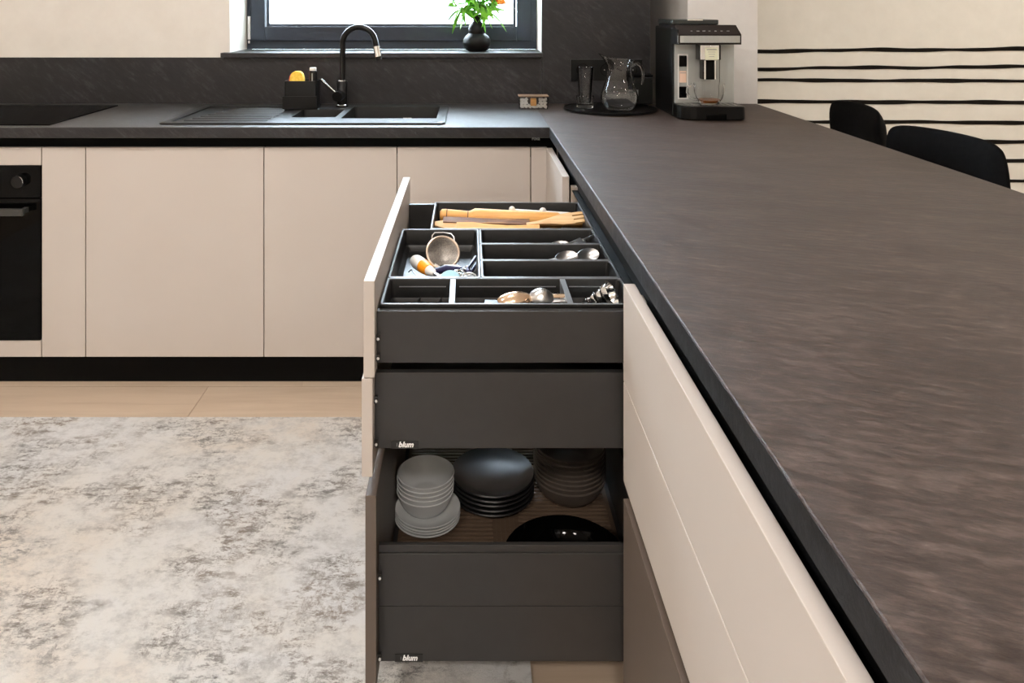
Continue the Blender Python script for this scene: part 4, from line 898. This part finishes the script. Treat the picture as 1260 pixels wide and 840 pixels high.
# wooden tools in the rear insert
t = thing('rolling_pin', 'honey-coloured wooden rolling pin lying across the rear insert', 'rolling pin', tuple(V(620, 266, 1.955)))
q0, q1 = V(541.5, 264.5, 1.965), V(716, 273.5, 1.955)
dq = q1 - q0
def seg_(name, us, rs, m): part(t, name, MB().tube([tuple(q0 + dq * u) for u in us], rs, 24), m)
seg_('handle', [0, 0.012, 0.035, 0.10, 0.195], [0.010, 0.0155, 0.0163, 0.0155, 0.0140], 'wood')
seg_('roller', [0.199, 0.215, 0.245, 0.6, 0.83, 0.86], [0.0142, 0.0155, 0.0215, 0.0215, 0.0215, 0.016], 'wood')
seg_('handle', [0.864, 0.88, 1.0], [0.014, 0.015, 0.013], 'wood')
for u in (0.045, 0.194): seg_('ring_line', [u, u + 0.006], [0.0167 if u < 0.1 else 0.0146] * 2, mat('burnt_ring', (0.05, 0.02, 0.01), 0.6))
def paddle(name, label, cat, m, a, c, prof_w, th=0.004, slots=0):
    """flat wooden tool from point a to point c with half-widths prof_w along it"""
    a, c = Vector(a), Vector(c); d = c - a; L = d.length; d.normalize()
    sd = Vector((0, 1, 0)) - d * d.y; sd.normalize(); sd = (sd + Vector((0, 0, 0.35))).normalized(); up = d.cross(sd).normalized()
    t = thing(name, label, cat, tuple((a + c) / 2), group='wooden tools in the rear insert')
    n = len(prof_w) - 1
    def prof(us, ws, off=0.0):
        return [[tuple(a + d * L * u + sd * (off + s_ * w_) + up * z_) for s_, z_ in ((-1, -th / 2), (-1, th / 2), (1, th / 2), (1, -th / 2))] for u, w_ in zip(us, ws)]
    us = [k / n for k in range(n + 1)]
    if not slots: part(t, 'blade', MB().loft(prof(us, prof_w), True, True, False), m)
    else:
        cut = next(k for k in range(n + 1) if us[k] >= 0.72)
        part(t, 'handle', MB().loft(prof(us[:cut + 1], prof_w[:cut + 1]), True, True, False), m)
        wd = prof_w[cut]
        for k in range(slots):
            off = -wd + wd * (2 * k + 1) / slots
            b = MB(); b.loft(prof([us[cut], 0.97, 1.0], [wd / slots * 0.72, wd / slots * 0.72, wd / slots * 0.5], off), True, True, False); part(t, 'tine', b, m)
    return t
paddle('wooden_spatula', 'flat honey wooden spatula in front of the rolling pin', 'spatula', 'wood', V(562, 280.5, 1.88), V(664, 279.5, 1.89), [0.022, 0.021, 0.013, 0.007, 0.007, 0.009])
paddle('wooden_spoon', 'brown olive-wood spoon with a dark handle end in front of the rolling pin', 'spoon', 'wood_dark', V(545, 271, 1.915), V(652, 274.5, 1.925), [0.012, 0.012, 0.010, 0.010, 0.012, 0.014], 0.007)
paddle('wooden_fork', 'slotted wooden fork with its tines near the cabinet opening', 'fork', 'wood_pale', V(648, 276, 1.905), V(719, 266.5, 1.93), [0.005, 0.006, 0.012, 0.021, 0.024, 0.025], 0.004, 3)
paddle('wooden_spatula', 'pale rounded wooden spatula end at the left corner of the insert', 'spatula', 'wood_pale', V(535, 275.5, 1.90), V(600, 279, 1.90), [0.008, 0.017, 0.020, 0.018, 0.012, 0.010])
t = thing('pastry_roller', 'white handled pastry tool with two round knobs behind the rolling pin', 'roller', tuple(V(650, 262, 2.0)))
r0, r1 = V(628, 260.5, 2.015), V(700, 265, 2.010)
part(t, 'shaft', MB().tube([r0, r1], [0.0085, 0.0085], 16), 'white_plastic')
for px in (630, 668): part(t, 'knob', MB().ball(V(px, 257.5 + (px - 630) * 0.055, 2.012), 0.0085 if px == 630 else 0.0095, 14), 'white_plastic')

# ------------------------------------------------------------------ bottom drawer: liner and crockery
FL3 = CZ - 1.127
t = thing('drawer_liner', 'brown ribbed non-slip liner on the bottom drawer floor', 'liner', (0.08, 1.7, FL3))
part(t, 'liner_sheet', MB().box(-0.150, 0.318, 1.352, 2.054, FL3 + 0.0003, FL3 + 0.0025), 'mat_brown')
b1, b2, b3 = MB(), MB(), MB()
for k in range(54):
    yy = 1.360 + k * 0.0128
    if yy > 2.045: break
    b1.box(-0.142, 0.052, yy, yy + 0.006, FL3 + 0.0025, FL3 + 0.006); b2.box(0.110, 0.308, yy, yy + 0.006, FL3 + 0.0025, FL3 + 0.006)
for k in range(5): b3.box(0.060 + k * 0.0098, 0.0635 + k * 0.0098, 1.36, 2.05, FL3 + 0.0025, FL3 + 0.0045)
for b in (b1, b2, b3): o = part(t, 'ribs', b, 'mat_brown'); o['kind'] = 'stuff'
Z3 = FL3 + 0.0062
def plate_prof(r, h, th): return [(0, 0), (r * 0.58, 0), (r * 0.64, 0.001), (r * 0.80, h * 0.45), (r * 0.985, h - 0.0008), (r, h + th * 0.4), (r * 0.985, h + th), (r * 0.79, h * 0.45 + th), (r * 0.6, th + 0.001), (0, th)]
def bowl_prof(r, h, th, foot=0.5, am=60):
    o_ = [(0, 0.0), (r * foot, 0), (r * (foot + 0.04), 0.003)]; i_ = []
    f0 = foot + 0.04; ca = 1 - math.cos(R(am)); sa = math.sin(R(am))
    P = [(r * (f0 + (1 - f0) * math.sin(R(am * k / 8)) / sa), (1 - math.cos(R(am * k / 8))) / ca) for k in range(9)]
    o_ += [(x, 0.003 + (h - 0.003) * z) for x, z in P[1:]]
    i_ = [(x - th * 0.85, 0.003 + (h - 0.003) * z + th * 0.55) for x, z in P[::-1][:-1]]
    return o_ + i_ + [(r * foot * 0.9, th + 0.0035), (0, th + 0.003)]
ORD = {1: 'bottom', 2: 'second from bottom', 3: 'third from bottom', 4: 'fourth from bottom', 5: 'fifth from bottom', 6: 'sixth from bottom', 7: 'seventh from bottom', 8: 'top'}
def stack(name, base_label, cat, group, prof, m, c, z, n, dz, seg=44, jit=0.001, band=None):
    rr = random.Random(hash(name) % 97 if False else len(group))
    first = None
    for k in range(n):
        pos = 'topmost' if k == n - 1 else ORD[k + 1]
        lb = base_label % pos
        loc = (c[0] + rr.uniform(-jit, jit), c[1] + rr.uniform(-jit, jit), z + k * dz)
        if first is None:
            if band:
                first = thing(name, lb, cat, loc, group=group)
                part(first, 'bowl_body', MB().lathe(prof, loc, seg), m)
                part(first, 'painted_band', MB().lathe(band, loc, seg, closed=True), 'pattern')
            else:
                first = tag(MB().lathe(prof, loc, seg).build(name, m, off=loc), lb, cat, group)
        else: dup(first, loc, lb)
    return z + (n - 1) * dz
WP = (-0.0900, 1.655)
ztop = stack('saucer', 'white saucer under the white bowls, %s of its stack of four', 'plate', 'white saucers in the bottom drawer', plate_prof(0.0715, 0.010, 0.003), 'white_ceramic', WP, Z3, 4, 0.0062)
bp_ = bowl_prof(0.0625, 0.046, 0.0025, 0.42)
def on_wall(z):
    for (ra, za), (rb, zb_) in zip(bp_, bp_[1:]):
        if za <= z <= zb_ and zb_ > za: return ra + (rb - ra) * (z - za) / (zb_ - za)
band = [(on_wall(0.008) + 0.0003, 0.008), (on_wall(0.014) + 0.0003, 0.014), (on_wall(0.021) + 0.0003, 0.021), (on_wall(0.021) - 0.0006, 0.021), (on_wall(0.014) - 0.0006, 0.014), (on_wall(0.008) - 0.0006, 0.008)]
stack('cereal_bowl', 'white patterned bowl on the saucers, %s of its stack of five', 'bowl', 'white bowls in the bottom drawer', bp_, 'white_ceramic', (WP[0] - 0.004, WP[1] + 0.0), ztop + 0.0042, 5, 0.0092)
stack('dinner_plate', 'black stoneware plate in the middle of the drawer, %s of five', 'plate', 'black plates in the bottom drawer', plate_prof(0.095, 0.015, 0.004), 'ceramic_black', (0.055, 1.735), Z3, 5, 0.0102)
stack('soup_bowl', 'dark brown stoneware bowl beside the black plates, %s of eight', 'bowl', 'dark brown bowls in the bottom drawer', bowl_prof(0.083, 0.048, 0.004, 0.45), 'ceramic_brown', (0.232, 1.742), Z3, 8, 0.0104)
big = tag(MB().lathe(bowl_prof(0.121, 0.052, 0.0035, 0.55), (0.189, 1.4735, Z3), 64).build('serving_bowl', 'gloss_black', off=(0.189, 1.4735, Z3)), 'wide glossy black serving bowl at the near side of the bottom drawer', 'bowl')

# ------------------------------------------------------------------ ceiling lamps
for k, (x, y) in enumerate(LAMPS):
    t = thing('ceiling_light', 'round flush ceiling light above ' + ('the rug beside the back-wall cabinets', 'the open drawers', 'the near left part of the rug, added to brighten the bottom drawer', 'the floor behind the camera side of the drawers, added to brighten the bottom drawer', 'the floor behind the near dining chair', 'the floor beside the striped wall')[k], 'lamp', (x, y, 2.6), group='flush ceiling lights')
    part(t, 'housing', MB().lathe([(0.16, -0.03), (0.175, -0.03), (0.18, -0.001), (0.16, -0.001)], (x, y, 2.6), 32, closed=True), 'white_plastic')
    part(t, 'diffuser', MB().lathe([(0, -0.025), (0.159, -0.025), (0.159, -0.02), (0, -0.02)], (x, y, 2.6), 32), 'lamp')
    o = area('lamp_light', (0, 0, -0.035), (0, 0, 0), 0.32, 0.32, LAMP_W[k], LAMP_C, shape='DISK'); o.parent = t
